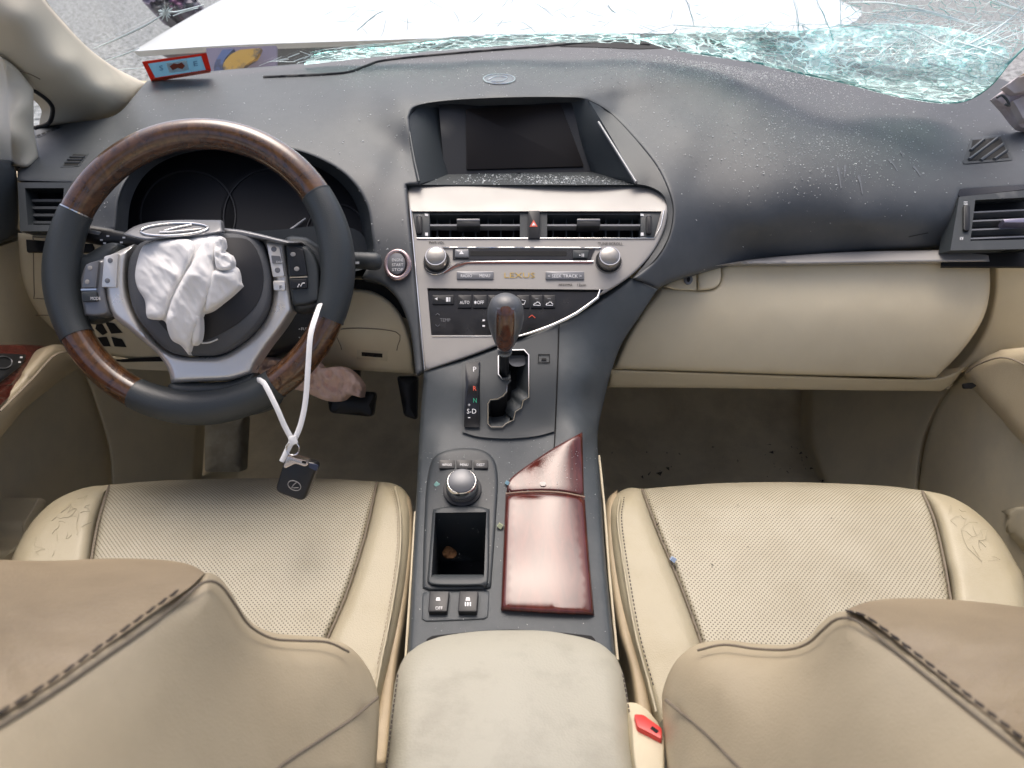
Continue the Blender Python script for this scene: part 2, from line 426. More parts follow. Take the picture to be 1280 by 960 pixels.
def shattered():
    m = bpy.data.materials.new('crazed_green_glass'); m.use_nodes = True; t = m.node_tree; t.nodes.clear(); L = t.links.new
    o = t.nodes.new('ShaderNodeOutputMaterial'); co = t.nodes.new('ShaderNodeTexCoord')
    tr = t.nodes.new('ShaderNodeBsdfTransparent'); tr.inputs['Color'].default_value = (.84, .92, .91, 1)
    tl = t.nodes.new('ShaderNodeBsdfTranslucent'); tl.inputs['Color'].default_value = (.62, .77, .745, 1)
    df = t.nodes.new('ShaderNodeBsdfDiffuse'); df.inputs['Color'].default_value = (.67, .81, .785, 1)
    gl = t.nodes.new('ShaderNodeBsdfGlossy'); gl.inputs['Roughness'].default_value = .12
    a = t.nodes.new('ShaderNodeAddShader'); L(tl.outputs[0], a.inputs[0]); L(df.outputs[0], a.inputs[1])
    v = t.nodes.new('ShaderNodeTexVoronoi'); v.feature = 'DISTANCE_TO_EDGE'; v.inputs['Scale'].default_value = 52
    v2 = t.nodes.new('ShaderNodeTexVoronoi'); v2.inputs['Scale'].default_value = 30
    n = t.nodes.new('ShaderNodeTexNoise'); n.inputs['Scale'].default_value = 14; n.inputs['Detail'].default_value = 6
    mp = t.nodes.new('ShaderNodeMapping'); mp.inputs['Scale'].default_value = (.55, 1.3, 1.6)
    L(co.outputs['Object'], mp.inputs['Vector'])
    for q in (v, v2, n): L(mp.outputs['Vector'], q.inputs['Vector'])
    r = t.nodes.new('ShaderNodeMapRange'); r.inputs['From Min'].default_value = .0; r.inputs['From Max'].default_value = .10; r.inputs['To Min'].default_value = .9; r.inputs['To Max'].default_value = .0
    L(v.outputs['Distance'], r.inputs['Value'])
    s = t.nodes.new('ShaderNodeSeparateColor'); L(v2.outputs['Color'], s.inputs[0])
    ad = t.nodes.new('ShaderNodeMath'); ad.operation = 'MULTIPLY_ADD'; ad.inputs[1].default_value = .75; L(s.outputs[0], ad.inputs[0]); L(r.outputs['Result'], ad.inputs[2])
    ml = t.nodes.new('ShaderNodeMath'); ml.operation = 'MULTIPLY'; ml.use_clamp = True
    nr = t.nodes.new('ShaderNodeMapRange'); nr.inputs['From Min'].default_value = .32; nr.inputs['From Max'].default_value = .62; nr.inputs['To Min'].default_value = .35; nr.inputs['To Max'].default_value = 1.1
    L(n.outputs['Fac'], nr.inputs['Value']); L(ad.outputs[0], ml.inputs[0]); L(nr.outputs['Result'], ml.inputs[1])
    m1 = t.nodes.new('ShaderNodeMixShader'); m1.inputs[0].default_value = .12; L(tr.outputs[0], m1.inputs[1]); L(gl.outputs[0], m1.inputs[2])
    m2 = t.nodes.new('ShaderNodeMixShader'); L(ml.outputs[0], m2.inputs[0]); L(m1.outputs[0], m2.inputs[1]); L(a.outputs[0], m2.inputs[2])
    L(m2.outputs[0], o.inputs[0])
    return m
M['shatter'] = shattered()
def translucent(name, col):
    m = bpy.data.materials.new(name); m.use_nodes = True; t = m.node_tree; t.nodes.clear(); L = t.links.new
    o = t.nodes.new('ShaderNodeOutputMaterial'); a = t.nodes.new('ShaderNodeBsdfDiffuse'); b = t.nodes.new('ShaderNodeBsdfTranslucent'); x = t.nodes.new('ShaderNodeMixShader'); x.inputs[0].default_value = .6
    for q in (a, b): q.inputs['Color'].default_value = (*col, 1)
    L(a.outputs[0], x.inputs[1]); L(b.outputs[0], x.inputs[2]); L(x.outputs[0], o.inputs[0]); return m
M['crackw'] = mat('white_crack', (.80, .90, .90), .4)
M['crackt'] = mat('teal_crack', (.30, .62, .60), .35)
M['frag'] = translucent('glass_crumbs', (.95, .97, .97))

# ------------------------------------------------------------------ the setting: ground, cabin floor, roof
def quadmesh(name, pts, m, parent=None, **k): return mesh(name, pts, [tuple(range(len(pts)))], m, parent, **k)
struct(quadmesh('ground', [(-90, -60, -.45), (90, -60, -.45), (90, 160, -.45), (-90, 160, -.45)], M['asphalt']))
fl = []; ff = []
nx, prof = 24, [(.20, .20), (.6, .20), (1.0, .20), (1.30, .205), (1.42, .25), (1.52, .34), (1.60, .46), (1.64, .62), (1.66, .80)]
for y, z in prof:
    for i in range(nx + 1):
        x = -.74 + 1.48 * i / nx; hump = .16 * math.exp(-(x / .13) ** 2)
        fl.append((x, y + .012 * noise.noise((x * 7, y * 7, 0)), z + hump * (1 if y < 1.4 else .4) + .012 * noise.noise((x * 9, y * 9, 4))))
for j in range(len(prof) - 1):
    for i in range(nx): ff.append((j * (nx + 1) + i, j * (nx + 1) + i + 1, (j + 1) * (nx + 1) + i + 1, (j + 1) * (nx + 1) + i))
struct(mesh('floor', fl, ff, M['carpet'], angle=0))
# unseen roof lining over the seats, cabin left open behind to let light in
def box(name, lo, hi, m, parent=None):
    x0, y0, z0 = lo; x1, y1, z1 = hi
    v = [(x0, y0, z0), (x1, y0, z0), (x1, y1, z0), (x0, y1, z0), (x0, y0, z1), (x1, y0, z1), (x1, y1, z1), (x0, y1, z1)]
    return mesh(name, v, [(3, 2, 1, 0), (4, 5, 6, 7), (0, 1, 5, 4), (1, 2, 6, 5), (2, 3, 7, 6), (3, 0, 4, 7)], m, parent, smooth=False)
rf = box('roof', (-.70, .42, 1.43), (.70, .64, 1.48), M['headliner']); struct(rf)      # unseen roof; moonroof opening added to light the footwells and seats
for lo, hi in (((-.70, -1.30, 1.43), (-.46, .42, 1.48)), ((.46, -1.30, 1.43), (.70, .42, 1.48)), ((-.46, -1.30, 1.43), (.46, -.72, 1.48))): box('headliner', lo, hi, M['headliner'], rf)
for nm, lo, hi in (('body_side', (-.86, .80, -.1), (-.82, 1.75, .80)), ('body_side', (.82, .80, -.1), (.86, 1.75, .80)), ('firewall', (-.86, 1.69, -.1), (.86, 1.75, .88)), ('underbody', (-.86, -1.3, -.12), (.86, 1.75, -.06)), ('cowl', (-.82, 1.50, .84), (.82, 1.70, .87))):
    struct(box(nm, lo, hi, M['carpet']))  # body shell added against light leaks, carpet-coloured for bounce, cut short to admit light


# ------------------------------------------------------------------ bonnet and what lies beyond the glass
def hoodd(x, y):
    return 1.68 + (62 - y) * .0165 + .05 * noise.noise((x * .006, y * .02, 1)) + .00000035 * (x - 620) ** 2
hood = thing('bonnet', 'buckled white car bonnet raised beyond the shattered windshield', 'bonnet', P(620, 50, 1.7))
sheet('bonnet_skin', [(166, 64, 1), (300, 56), (480, 50), (640, 44), (800, 42), (930, 40), (1030, 38), (1070, 26), (1078, 14, 1), (1040, -6), (990, -50, 1), (375, -50, 1), (250, 14)], hoodd, M['hood'], hood, step=14, fil=10, fild=.02, thick=.03)
sheet('bonnet_underside', [(200, 66, 1), (480, 56), (800, 50), (1020, 46, 1), (1000, 80, 1), (260, 96, 1)], lambda x, y: hoodd(x, 50) + .06 + (y - 50) * .002, M['silverdk'], hood, step=20, thick=.02)
yk = thing('fender_apron', 'yellow and blue printed panel showing under the bonnet edge behind the sticker', 'panel', P(310, 80, 1.66))
sheet('yellow_band', [(286, 96, 1), (278, 84), (286, 70), (300, 62, 1), (326, 60, 1), (320, 72), (306, 82), (298, 97, 1)], lambda x, y: 1.60, mat('yellow_print', (.55, .33, .06), .5, var=(25, (.10, .09, .08), .40, .50)), yk, step=8)
sheet('blue_band', [(268, 98, 1), (268, 80), (278, 62, 1), (292, 61, 1), (280, 75), (278, 90), (284, 98, 1)], lambda x, y: 1.61, mat('blue_print', (.10, .15, .33), .5, var=(25, (.05, .05, .08), .35, .50)), yk, step=8)
sheet('purple_backing', [(255, 100, 1), (258, 60, 1), (345, 57, 1), (345, 100, 1)], lambda x, y: 1.63, mat('purple_grey_print', (.25, .22, .30), .6), yk, step=12)
for i, (x, y, s, c) in enumerate([(205, 6, 16, (.10, .09, .10)), (222, 2, 12, (.28, .12, .22)), (236, 9, 14, (.14, .12, .16)), (188, -2, 10, (.20, .16, .22))]):
    o = sheet('car_wreck_scrap', [(x - s, y + 4), (x - s * .4, y - 8), (x + s * .5, y - 12), (x + s, y), (x + s * .3, y + 7)], lambda a, b: 3.2 + .02 * math.sin(a), mat('scrap_%d' % i, c, .6), None, step=5, thick=.2)
    tag(o, ['black scrap lying on the asphalt beside the bonnet edge', 'pinkish scrap at the top edge above the windshield crack', 'dark purple scrap touching the bonnet edge', 'grey purple scrap leftmost on the asphalt beyond the windshield'][i], 'scrap', 'scraps lying on the asphalt')

# ------------------------------------------------------------------ dashboard pad
dash = thing('dashboard', 'charcoal dashboard dusted with broken glass above cream lower panels', 'dashboard', P(640, 300, 1.2))
PADC = [(50, 165, 1.24), (90, 152, 1.27), (60, 200, 1.13), (90, 226, 1.06), (24, 226, 1.07), (40, 200, 1.12), (190, 103, 1.39), (170, 130, 1.28), (190, 150, 1.19), (150, 165, 1.19), (120, 200, 1.10), (190, 178, 1.10), (130, 240, 1.045), (110, 290, 1.03), (145, 285, 1.03),
        (300, 90, 1.42), (300, 125, 1.23), (300, 155, 1.12), (300, 178, 1.075), (380, 185, 1.075), (450, 75, 1.42), (440, 108, 1.24), (450, 140, 1.15), (430, 180, 1.09), (470, 210, 1.055), (475, 260, 1.02), (480, 310, 1.0), (470, 350, .995),
        (515, 70, 1.42), (510, 105, 1.22), (498, 124, 1.15), (466, 165, 1.115), (505, 190, 1.10), (512, 228, 1.05), (505, 300, 1.0), (518, 380, .975), (528, 462, .955),
        (620, 62, 1.42), (620, 92, 1.24), (620, 108, 1.16), (620, 123, 1.125), (720, 56, 1.42), (720, 92, 1.25), (725, 110, 1.18), (722, 122, 1.15),
        (800, 54, 1.42), (800, 90, 1.25), (760, 112, 1.185), (770, 140, 1.16), (820, 112, 1.20), (820, 145, 1.15), (860, 112, 1.205), (860, 138, 1.16), (800, 150, 1.145), (820, 195, 1.08), (838, 240, 1.035), (842, 280, 1.02), (820, 325, 1.0), (806, 352, .995), (860, 160, 1.12), (870, 220, 1.065), (870, 290, 1.04), (850, 345, 1.03),
        (900, 62, 1.42), (900, 95, 1.26), (900, 112, 1.207), (900, 138, 1.16), (950, 76, 1.40), (950, 110, 1.23), (950, 160, 1.125), (950, 220, 1.06), (950, 285, 1.05), (950, 326, 1.10),
        (1080, 80, 1.44), (1080, 120, 1.28), (1080, 170, 1.14), (1080, 230, 1.07), (1080, 280, 1.06), (1080, 314, 1.10), (1160, 140, 1.24), (1160, 190, 1.14), (1160, 240, 1.08), (1160, 280, 1.075), (1180, 306, 1.10), (1250, 100, 1.42), (1285, 120, 1.36), (1285, 180, 1.19), (1285, 230, 1.10), (1200, 236, 1.09)]
class PadDepth(Tps):
    """the pad with the overhanging brow that runs past both ends of the screen hood"""
    def many(s, xy):
        d = Tps.many(s, xy); q = np.array(xy, float); x, y = q[:, 0], q[:, 1]
        y0 = np.interp(x, [430, 505, 560, 720, 800, 900, 1040], [112, 126, 124, 119, 110, 107, 106])
        A = np.interp(x, [410, 470, 500, 530, 715, 750, 860, 960, 1080], [0, .005, .006, .002, .002, .012, .012, .008, 0]); t = y - y0
        k = np.clip((t + 14) / 28.0, 0, 1); k = k * k * (3 - 2 * k)
        return d + A * k * np.exp(-(np.maximum(0, t - 6) / 30.0) ** 1.5)
PAD = PadDepth(PADC, 1e-2)
padout = [(184, 101, 1), (265, 89), (360, 81), (460, 72), (560, 62), (700, 54), (800, 50), (870, 54), (930, 62), (1010, 70), (1120, 85), (1250, 98, 1), (1295, 118, 1), (1295, 233, 1),
          (1201, 239, 1), (1193, 270), (1188, 307, 1), (1100, 312), (1000, 320), (920, 331), (870, 342), (838, 352), (822, 361, 1), (791, 348, 1),
          (818, 325), (835, 297), (841, 266), (836, 240), (822, 210), (800, 181), (775, 153), (757, 137), (735, 125, 1), (715, 122), (640, 122), (560, 126), (520, 133), (511, 146, 1), (516, 185), (524, 230, 1), (508, 231, 1),
          (513, 290), (520, 360), (526, 420), (530, 464, 1), (520, 470, 1), (514, 420), (503, 385), (487, 362), (470, 352), (452, 348, 1), (466, 318), (464, 292), (459, 260), (443, 231), (415, 207), (370, 188), (310, 178), (250, 178), (200, 190), (168, 212), (150, 245), (145, 287, 1),
          (108, 297, 1), (90, 291, 1), (89, 228, 1), (22, 226, 1), (24, 210), (48, 196, 1), (44, 176), (42, 160, 1), (100, 152), (135, 147), (152, 138), (166, 122), (176, 110)]
sheet('upper_pad', padout, PAD, M['pad'], dash, step=5, ostep=5, fil=5, fild=.006, thick=.03, angle=60)
def onpad(off): return lambda x, y: PAD(x, y) - off
def padline(pts, off=0.0): return [P(x, y, PAD(x, y) - off) for x, y in spline(pts, 6)]
tube('windscreen_channel', padline([(330, 97), (400, 94), (435, 91), (458, 83), (482, 76), (560, 68), (660, 60), (760, 53), (812, 57)], .001), [.002] * 0 or .0035, M['seal'], dash, n=6)
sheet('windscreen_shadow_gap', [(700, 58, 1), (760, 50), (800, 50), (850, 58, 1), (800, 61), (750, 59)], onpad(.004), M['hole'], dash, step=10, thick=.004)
em = sheet('sensor_cover', ell(624, 99, 21, 6.5, 24), onpad(.003), M['silverdk'], dash, step=5, thick=.004, raw=True)
tube('rim', [P(x, y, PAD(x, y) - .003) for x, y in ell(624, 99, 20, 6, 28)], .0012, M['chrome'], em, n=6, close=True)
tube('rim', [P(x, y, PAD(x, y) - .0045) for x, y in spline([(610, 100), (620, 96), (634, 97), (626, 102), (614, 102)], 4)], .0011, M['chrome'], em, n=6)
# corner grilles
g1 = sheet('demister_grille', [(75, 209, 1), (91, 191, 1), (111, 192, 1), (99, 208, 1)], onpad(.0015), M['dark'], dash, step=6, thick=.004)
sheet('opening', C((79, 207), (92, 192.5), (108, 193.5), (97, 206.5)), onpad(.0022), M['hole'], g1, step=6, thick=.001)
for k in range(3):
    t0 = (k + 1) / 4.0
    tube('bar', [P(x, y, PAD(x, y) - .003) for x, y in ((79 + 13 * t0 - 1, 207 - 14.5 * t0), (97 + 11 * t0, 206.5 - 13 * t0))], .0016, M['pad'], g1, n=6)
g2 = sheet('corner_speaker_grille', [(43, 170, 1), (72, 156, 1), (78, 158, 1), (48, 172, 1)], onpad(.0015), M['dark'], dash, step=6, thick=.003)
for k in range(5):
    x = 45 + k * 6
    sheet('slot', C((x, 169.5 - k * 2.4), (x + 4.4, 167.5 - k * 2.4), (x + 6.5, 168.7 - k * 2.4), (x + 2.2, 170.7 - k * 2.4)), onpad(.0022), M['hole'], g2, step=6, thick=.001)
g3 = sheet('demister_grille', roundp([(1214, 172), (1253, 168), (1267, 200), (1203, 205)], 4), onpad(.002), M['dark'], dash, step=6, thick=.004, raw=True)
sheet('opening', C((1216, 175), (1251, 171.5), (1261, 197), (1211, 201)), onpad(.003), M['hole'], g3, step=6, thick=.001)
for a, b in (((1213, 188), (1230, 174)), ((1211.5, 199), (1247, 172.5)), ((1226, 200), (1254, 180)), ((1243, 199), (1258, 188.5))):
    tube('bar', [P(x, y, PAD(x, y) - .0045) for x, y in (a, b)], .0022, M['pad'], g3, n=6)
# tear scratches on the pad
M['scuff'] = mat('scuffed_pad', (.14, .15, .165), .8)
for i, pts in enumerate([[(1047, 210), (1051, 235)], [(1056, 207), (1055, 221)], [(1073, 220), (1078, 242)], [(1112, 200), (1121, 212)], [(1142, 208), (1150, 219)], [(1126, 190), (1129, 196)]]):
    (x0, y0), (x1, y1) = pts
    sheet('scuff', [(x0 - 1.4, y0 + 1), (x0 + .4, y0 - 1.5), (x0 + 2.2, y0 + .5), (x0 * .5 + x1 * .5 + 1.6, y0 * .5 + y1 * .5), (x1 + .8, y1), (x1 - .4, y1 + 1), (x0 * .55 + x1 * .45 - .3, y0 * .55 + y1 * .45)], onpad(.0012), M['scuff'], dash, step=3, thick=.0006, raw=True)
tube('airbag_seam', padline([(1136, 296), (1160, 291)], .0002), .0006, M['hole'], dash, n=5)

# ------------------------------------------------------------------ side air vents
def vent_slats(pl, par, quad, n, m, dep0=-.012, w=1.6):
    (ax, ay), (bx, by), (cx, cy), (dx, dy) = quad
    for k in range(1, n + 1):
        t = k / (n + 1); l = (ax + (dx - ax) * t, ay + (dy - ay) * t); r = (bx + (cx - bx) * t, by + (cy - by) * t)
        plate('slat', [(l[0], l[1] - w), (r[0], r[1] - w), (r[0], r[1] + w), (l[0], l[1] + w)], pl, dep0 - .014, dep0, m, par)
VL = Pl((24, 228, 1.06), (88, 228, 1.05), (30, 288, 1.03))
vl = sheet('side_air_vent', [(22, 228, 1), (90, 228, 1), (86, 289, 1), (25, 289, 1)], lambda x, y: VL.d(x, y), M['dark'], dash, holes=[C((31, 235), (80, 235), (76, 281), (35, 281))], step=8, thick=.03)
plate('vent_duct', [(8, 205), (104, 205), (98, 300), (14, 300)], VL, -.034, -.03, M['hole'], vl)
vent_slats(VL, vl, [(30, 235), (81, 235), (77, 281), (34, 281)], 4, M['dark'])
VR = Pl((1200, 242, 1.085), (1290, 232, 1.085), (1200, 308, 1.05))
vr = sheet('side_air_vent', [(1199, 246, 1), (1295, 236, 1), (1295, 311, 1), (1188, 313, 1)], lambda x, y: VR.d(x, y), M['dark'], dash, holes=[C((1219, 250), (1296, 246), (1296, 299), (1213, 301))], step=8, thick=.03)
vr['label'] = 'right vent with its frame sprung out of the dashboard'
plate('vent_duct', [(1196, 222), (1320, 218), (1320, 318), (1190, 318)], VR, -.034, -.03, M['hole'], vr)
vent_slats(VR, vr, [(1219, 248), (1297, 244), (1297, 300), (1213, 303)], 4, M['silverdk'], w=.9)
plate('vent_tab', [(1253, 275), (1290, 273), (1290, 279), (1255, 279)], VR, -.012, .002, mat('violet_sheen_tab', (.30, .28, .36), .25, .6), vr, bevel=.001)  # violet-white highlight painted into the tab's colour
plate('thumb_wheel', roundp(rect(1203, 258, 1211, 290), 3), VR, .0, .004, M['black'], vr, bevel=.001)
sheet('vent_gap', [(1197, 243, 1), (1202, 234, 1), (1295, 224, 1), (1295, 235, 1), (1200, 246, 1)], onpad(-.0005), M['gloss'], dash, step=6, thick=.004)
text('icon', '≡', 1207, 254, 5, 4, VR, .0006, M['white'], vr); text('icon', '#', 1202, 298, 5, 4, VR, .0006, M['white'], vr)

# ------------------------------------------------------------------ lower panels
LOW = Tps([(22, 292, 1.06), (30, 360, 1.10), (90, 425, 1.14), (110, 300, 1.045), (160, 360, 1.07), (150, 445, 1.13), (300, 380, 1.06), (300, 452, 1.13), (440, 362, 1.03), (480, 372, 1.02), (517, 440, 1.03), (515, 466, 1.06), (440, 420, 1.04), (440, 462, 1.09)])
low = sheet('lower_panel', [(22, 291, 1), (108, 298), (200, 335), (330, 385), (405, 366), (440, 361), (465, 364), (486, 376), (503, 398), (514, 430), (518, 467, 1), (440, 462), (320, 452), (200, 452), (150, 446), (115, 434), (85, 424), (50, 395), (28, 350)], LOW, M['beige'], dash, step=9, fil=6, fild=.01, thick=.05)
def lowline(pts): return [P(x, y, LOW(x, y) - .0004) for x, y in spline(pts, 6)]
for pts in ([(95, 299), (46, 297), (42, 302), (43, 366), (47, 373), (92, 374)], [(427, 437), (425, 412), (495, 415), (496, 438)], [(45, 394), (90, 394)]):
    tube('panel_seam', lowline(pts), .0007, M['seam'], low, n=5)
sheet('latch_slot', C((452, 440), (478, 442), (478, 447), (452, 445)), lambda x, y: LOW(x, y) - .001, M['hole'], low, step=6, thick=.001)
sheet('latch_frame', C((446, 437), (484, 439), (484, 451), (446, 449)), lambda x, y: LOW(x, y) - .0006, M['beigedk'], low, step=6, thick=.001)
for q in (C((121, 404), (127, 404), (134, 416), (128, 419), (119, 411)), C((131, 402), (142, 404), (153, 416), (139, 417)), C((118, 422), (133, 421), (138, 433), (124, 433)), C((139, 421), (152, 424), (158, 434), (143, 433))):
    sheet('lever_slot', q, lambda x, y: LOW(x, y) - .002, M['hole'], low, step=6, thick=.001)
sheet('knee_bolster_gap', [(135, 450, 1), (200, 446), (215, 448, 1), (214, 454), (170, 455, 1)], lambda x, y: LOW(x, y) - .002, M['hole'], low, step=8, thick=.001)
sheet('lower_strip', [(137, 453, 1), (210, 452), (250, 456, 1), (250, 462, 1), (200, 463), (140, 460, 1)], lambda x, y: LOW(x, y) - .006, M['beige'], dash, step=8, thick=.02)
sheet('column_side_gap', [(445, 349, 1), (470, 352), (490, 366), (508, 390), (515, 402, 1), (497, 392), (478, 374), (455, 362), (430, 360, 1)], lambda x, y: 1.035, M['hole'], dash, step=8, thick=.004)

# glovebox side
GL = Tps([(x, y, float(np.interp(y, [325, 360, 385, 400, 425, 450, 475], [1.085, 1.078, 1.0735, 1.074, 1.079, 1.088, 1.104])) + 1.5e-7 * (x - 1000) ** 2) for x in range(760, 1260, 70) for y in (325, 345, 362, 378, 386, 394, 410, 430, 452, 475)], 1e-3)
glove = sheet('glovebox_lid', [(902, 331, 1), (1000, 330), (1120, 328), (1237, 327, 1), (1237, 365), (1228, 400), (1203, 438), (1170, 472, 1), (1080, 470), (1000, 468), (880, 464), (768, 461, 1), (783, 425), (803, 392), (827, 360, 1), (872, 364, 1), (893, 361), (901, 350)], GL, M['beige'], dash, step=9, fil=6, fild=.006, thick=.05)
sheet('handle', [(872, 341, 1), (901, 332, 1), (901, 350), (893, 360), (873, 363, 1)], lambda x, y: GL(x, y) - .004, M['beige'], glove, step=6, fil=4, fild=.003, thick=.01)
lk = sheet('lock_panel', [(829, 358, 1), (845, 350), (871, 341, 1), (871, 363, 1), (845, 362)], lambda x, y: GL(x, y) + .0, M['beige'], glove, step=6, fil=2, fild=.002, thick=.02)
LKP = Pl((850, 345, GL(850, 345)), (875, 345, GL(875, 345)), (860, 360, GL(860, 360)))
plate('lock_ring', ell(860, 350, 5.5, 6), LKP, 0, .003, M['silverdk'], lk, bevel=.0006); plate('key_slot', ell(860, 350, 2.2, 3.6, 12), LKP, .003, .0036, M['hole'], lk)
sheet('silver_strip', [(872, 337, 1), (905, 330), (960, 322), (1060, 315), (1160, 313), (1238, 312, 1), (1238, 327, 1), (1120, 328), (1000, 330), (903, 331), (875, 341, 1)], lambda x, y: 1.085 - (y - 312) * .0012, M['silver'], dash, step=8, fil=4, fild=.006, thick=.02)
sheet('end_panel', [(1242, 321, 1), (1295, 312, 1), (1295, 430), (1255, 441), (1215, 460), (1182, 474, 1), (1212, 442), (1232, 405), (1241, 365)], lambda x, y: 1.085 + (y - 320) * .00035 + (1290 - x) * .0003, M['beige'], dash, step=9, fil=7, fild=.014, thick=.05)
sheet('silver_strip', [(1242, 311, 1), (1295, 309, 1), (1295, 317, 1), (1243, 321, 1)], lambda x, y: 1.083, M['silver'], dash, step=8, thick=.02)
sheet('under_panel', [(764, 462, 1), (880, 466), (1000, 470), (1100, 473), (1170, 473), (1205, 460, 1), (1190, 480), (1176, 489, 1), (1000, 487), (880, 485), (761, 484, 1)], lambda x, y: 1.11 + (y - 462) * .0016, M['beige'], dash, step=9, fil=4, fild=.006, thick=.06)

# start button
SBP = Pl((480, 320, PAD(480, 320)), (515, 320, PAD(515, 320)), (497, 350, PAD(497, 350)))
sb = plate('start_button', ell(497, 331, 11.5, 13.5, 28), SBP, 0, .006, M['silverdk'], dash, bevel=.0015)
tube('ring', [SBP.at(x, y, .004) for x, y in ell(497, 331, 14.5, 17, 32)], .0032, mat('rosy_chrome', (.52, .40, .40), .25, .8), sb, n=8, close=True)
for s, y in (('ENGINE', 325), ('START', 331), ('STOP', 337)): text('lettering', s, 497, y, 14, 3.6, SBP, .0062, M['white'], sb)

# ------------------------------------------------------------------ instrument cluster
clu = thing('instrument_cluster', 'black instrument cluster behind the steering wheel, dials unlit', 'gauges', P(305, 300, 1.15))
cout = [(466, 318), (464, 292), (459, 260), (443, 231), (415, 207), (370, 188), (310, 178), (250, 178), (200, 190), (168, 212), (150, 245), (145, 287), (150, 330), (300, 345), (440, 340)]
co_ = closed(cout, 6)
ctr = (305, 275)
cin = [(ctr[0] + (x - ctr[0]) * .93, ctr[1] + (y - ctr[1]) * .93 + 3) for x, y in co_]
loft('bezel', [P(x, y, PAD(x, y) + .004) for x, y in co_], [P(x, y, 1.10) for x, y in cin], M['dark'], clu)
CL = Pl((200, 200, 1.145), (400, 200, 1.145), (300, 320, 1.10))
sheet('dial_panel', cin, lambda x, y: CL.d(x, y), mat('dial_backing', (.008, .009, .011), .5, spec=.2), clu, step=14, thick=.01, raw=True)
for cx, cy, r in ((235, 270, 62), (345, 272, 68), (420, 290, 38)):
    dl = plate('dial', ell(cx, cy, r, r * .95, 40), CL, .001, .003, mat('dial_face', (.012, .013, .016), .5, spec=.2), clu)
    tube('ring', [CL.at(x, y, .004) for x, y in ell(cx, cy, r * .96, r * .91, 40)], .0014, mat('dial_ring', (.02, .022, .026), .5), dl, n=6, close=True)
nd = tube('needle', [CL.at(354, 294, .007), CL.at(382, 273, .007)], [.0022, .0012], M['needle'], clu, n=6)
sheet('lower_sill', [(160, 318, 1), (300, 292), (350, 287), (420, 282), (455, 296), (460, 345, 1), (160, 345, 1)], lambda x, y: 1.075, M['dark'], clu, step=12, thick=.02)

# ------------------------------------------------------------------ navigation display in its hooded recess
nav = thing('navigation_display', 'unlit navigation screen recessed under the dashboard hood, crumbs on its sill', 'screen', P(650, 215, 1.15))
SCP = Pl((556, 138, 1.165), (706, 130, 1.175), (562, 218, 1.15))
sheet('bezel', [(548, 128, 1), (735, 124, 1), (745, 218, 1), (556, 221, 1)], lambda x, y: SCP.d(x, y), M['black'], nav, step=16, thick=.02)
plate('screen', roundp([(582, 137), (701, 131), (730, 209), (583, 213)], 3), SCP, .0, .003, mat('dead_screen', (.014, .011, .010), .45, spec=.25), nav, bevel=.001)
sheet('recess_wall', [(511, 146, 1), (530, 128), (554, 124, 1), (563, 219, 1), (524, 230, 1), (516, 185)], [(511, 146, 1.13), (524, 230, 1.05), (556, 128, 1.19), (563, 219, 1.155), (516, 185, 1.095)], M['dark'], nav, step=8, thick=.01)
sheet('recess_wall', [(700, 118, 1), (735, 124, 1), (760, 165), (797, 230, 1), (741, 217, 1), (722, 170)], [(703, 122, 1.185), (735, 124, 1.155), (797, 230, 1.05), (741, 217, 1.155), (760, 165, 1.11)], M['dark'], nav, step=8, thick=.01)
sheet('recess_sill', [(522, 231, 1), (562, 217, 1), (742, 215, 1), (798, 231, 1)], [(522, 231, 1.06), (798, 231, 1.06), (562, 217, 1.155), (742, 215, 1.155)], M['dark'], nav, step=8, thick=.01)
tube('trim_strip', [P(x, y, d - .002) for x, y, d in spline([(748, 153, 1.125), (770, 188, 1.09), (795, 228, 1.05)], 8)], .0024, M['silverdk'], nav, n=8)
tube('trim_strip', [P(x, y, d - .004) for x, y, d in spline([(512, 165, 1.115), (517, 195, 1.085), (524, 227, 1.05)], 8)], .0018, M['dark'], nav, n=8)
sheet('surround', [(735, 125, 1), (757, 137), (775, 153), (800, 181), (822, 210), (836, 240), (841, 266), (835, 297), (818, 325), (791, 348, 1), (815, 318), (831, 285), (834, 258), (828, 242), (812, 233), (797, 230, 1), (770, 183)], [(735, 125, 1.15), (757, 137, 1.165), (800, 181, 1.10), (836, 240, 1.035), (841, 266, 1.025), (818, 325, 1.0), (791, 348, .995), (834, 258, 1.03), (812, 233, 1.05), (797, 230, 1.05), (770, 185, 1.10), (831, 290, 1.018)], M['dark'], nav, step=7, thick=.02)

# ------------------------------------------------------------------ centre stack
ST = Pl((510, 262, 1.022), (830, 262, 1.022), (530, 460, .953))
stack = thing('centre_stack', 'silver centre stack with air vents, radio and climate controls', 'control panel', P(660, 400, .98))
def std(x, y):
    d = ST.d(x, y)
    if y < 262: t = 262 - y; d += .0011 * t
    return d
sheet('fascia', [(509, 232, 1), (600, 231), (700, 231), (770, 232), (810, 234), (827, 241), (834, 257), (832, 280), (821, 307), (804, 330), (780, 351), (740, 375), (690, 402), (640, 424), (590, 444), (530, 464, 1), (523, 400), (516, 320)], std, M['silver'], stack,
      holes=[C((515, 264), (827, 264), (818, 297), (521, 297)), C((534, 360), (755, 362), (736, 380), (707, 398), (679, 410), (649, 419), (539, 419))], step=8, fil=3, fild=.003, thick=.03)
tube('trim_line', [ST.at(x, y, .0005) for x, y in [(521, 298), (700, 298), (818, 298), (826, 282), (830, 263)]], .0011, M['chrome'], stack, n=6)
tube('trim_line', [ST.at(x, y, .0008) for x, y in [(513, 262), (518, 320), (525, 400), (531, 462)]], .0012, M['chrome'], stack, n=6)
plate('vent_duct', rect(506, 240, 836, 312), ST, -.05, -.045, M['hole'], stack)
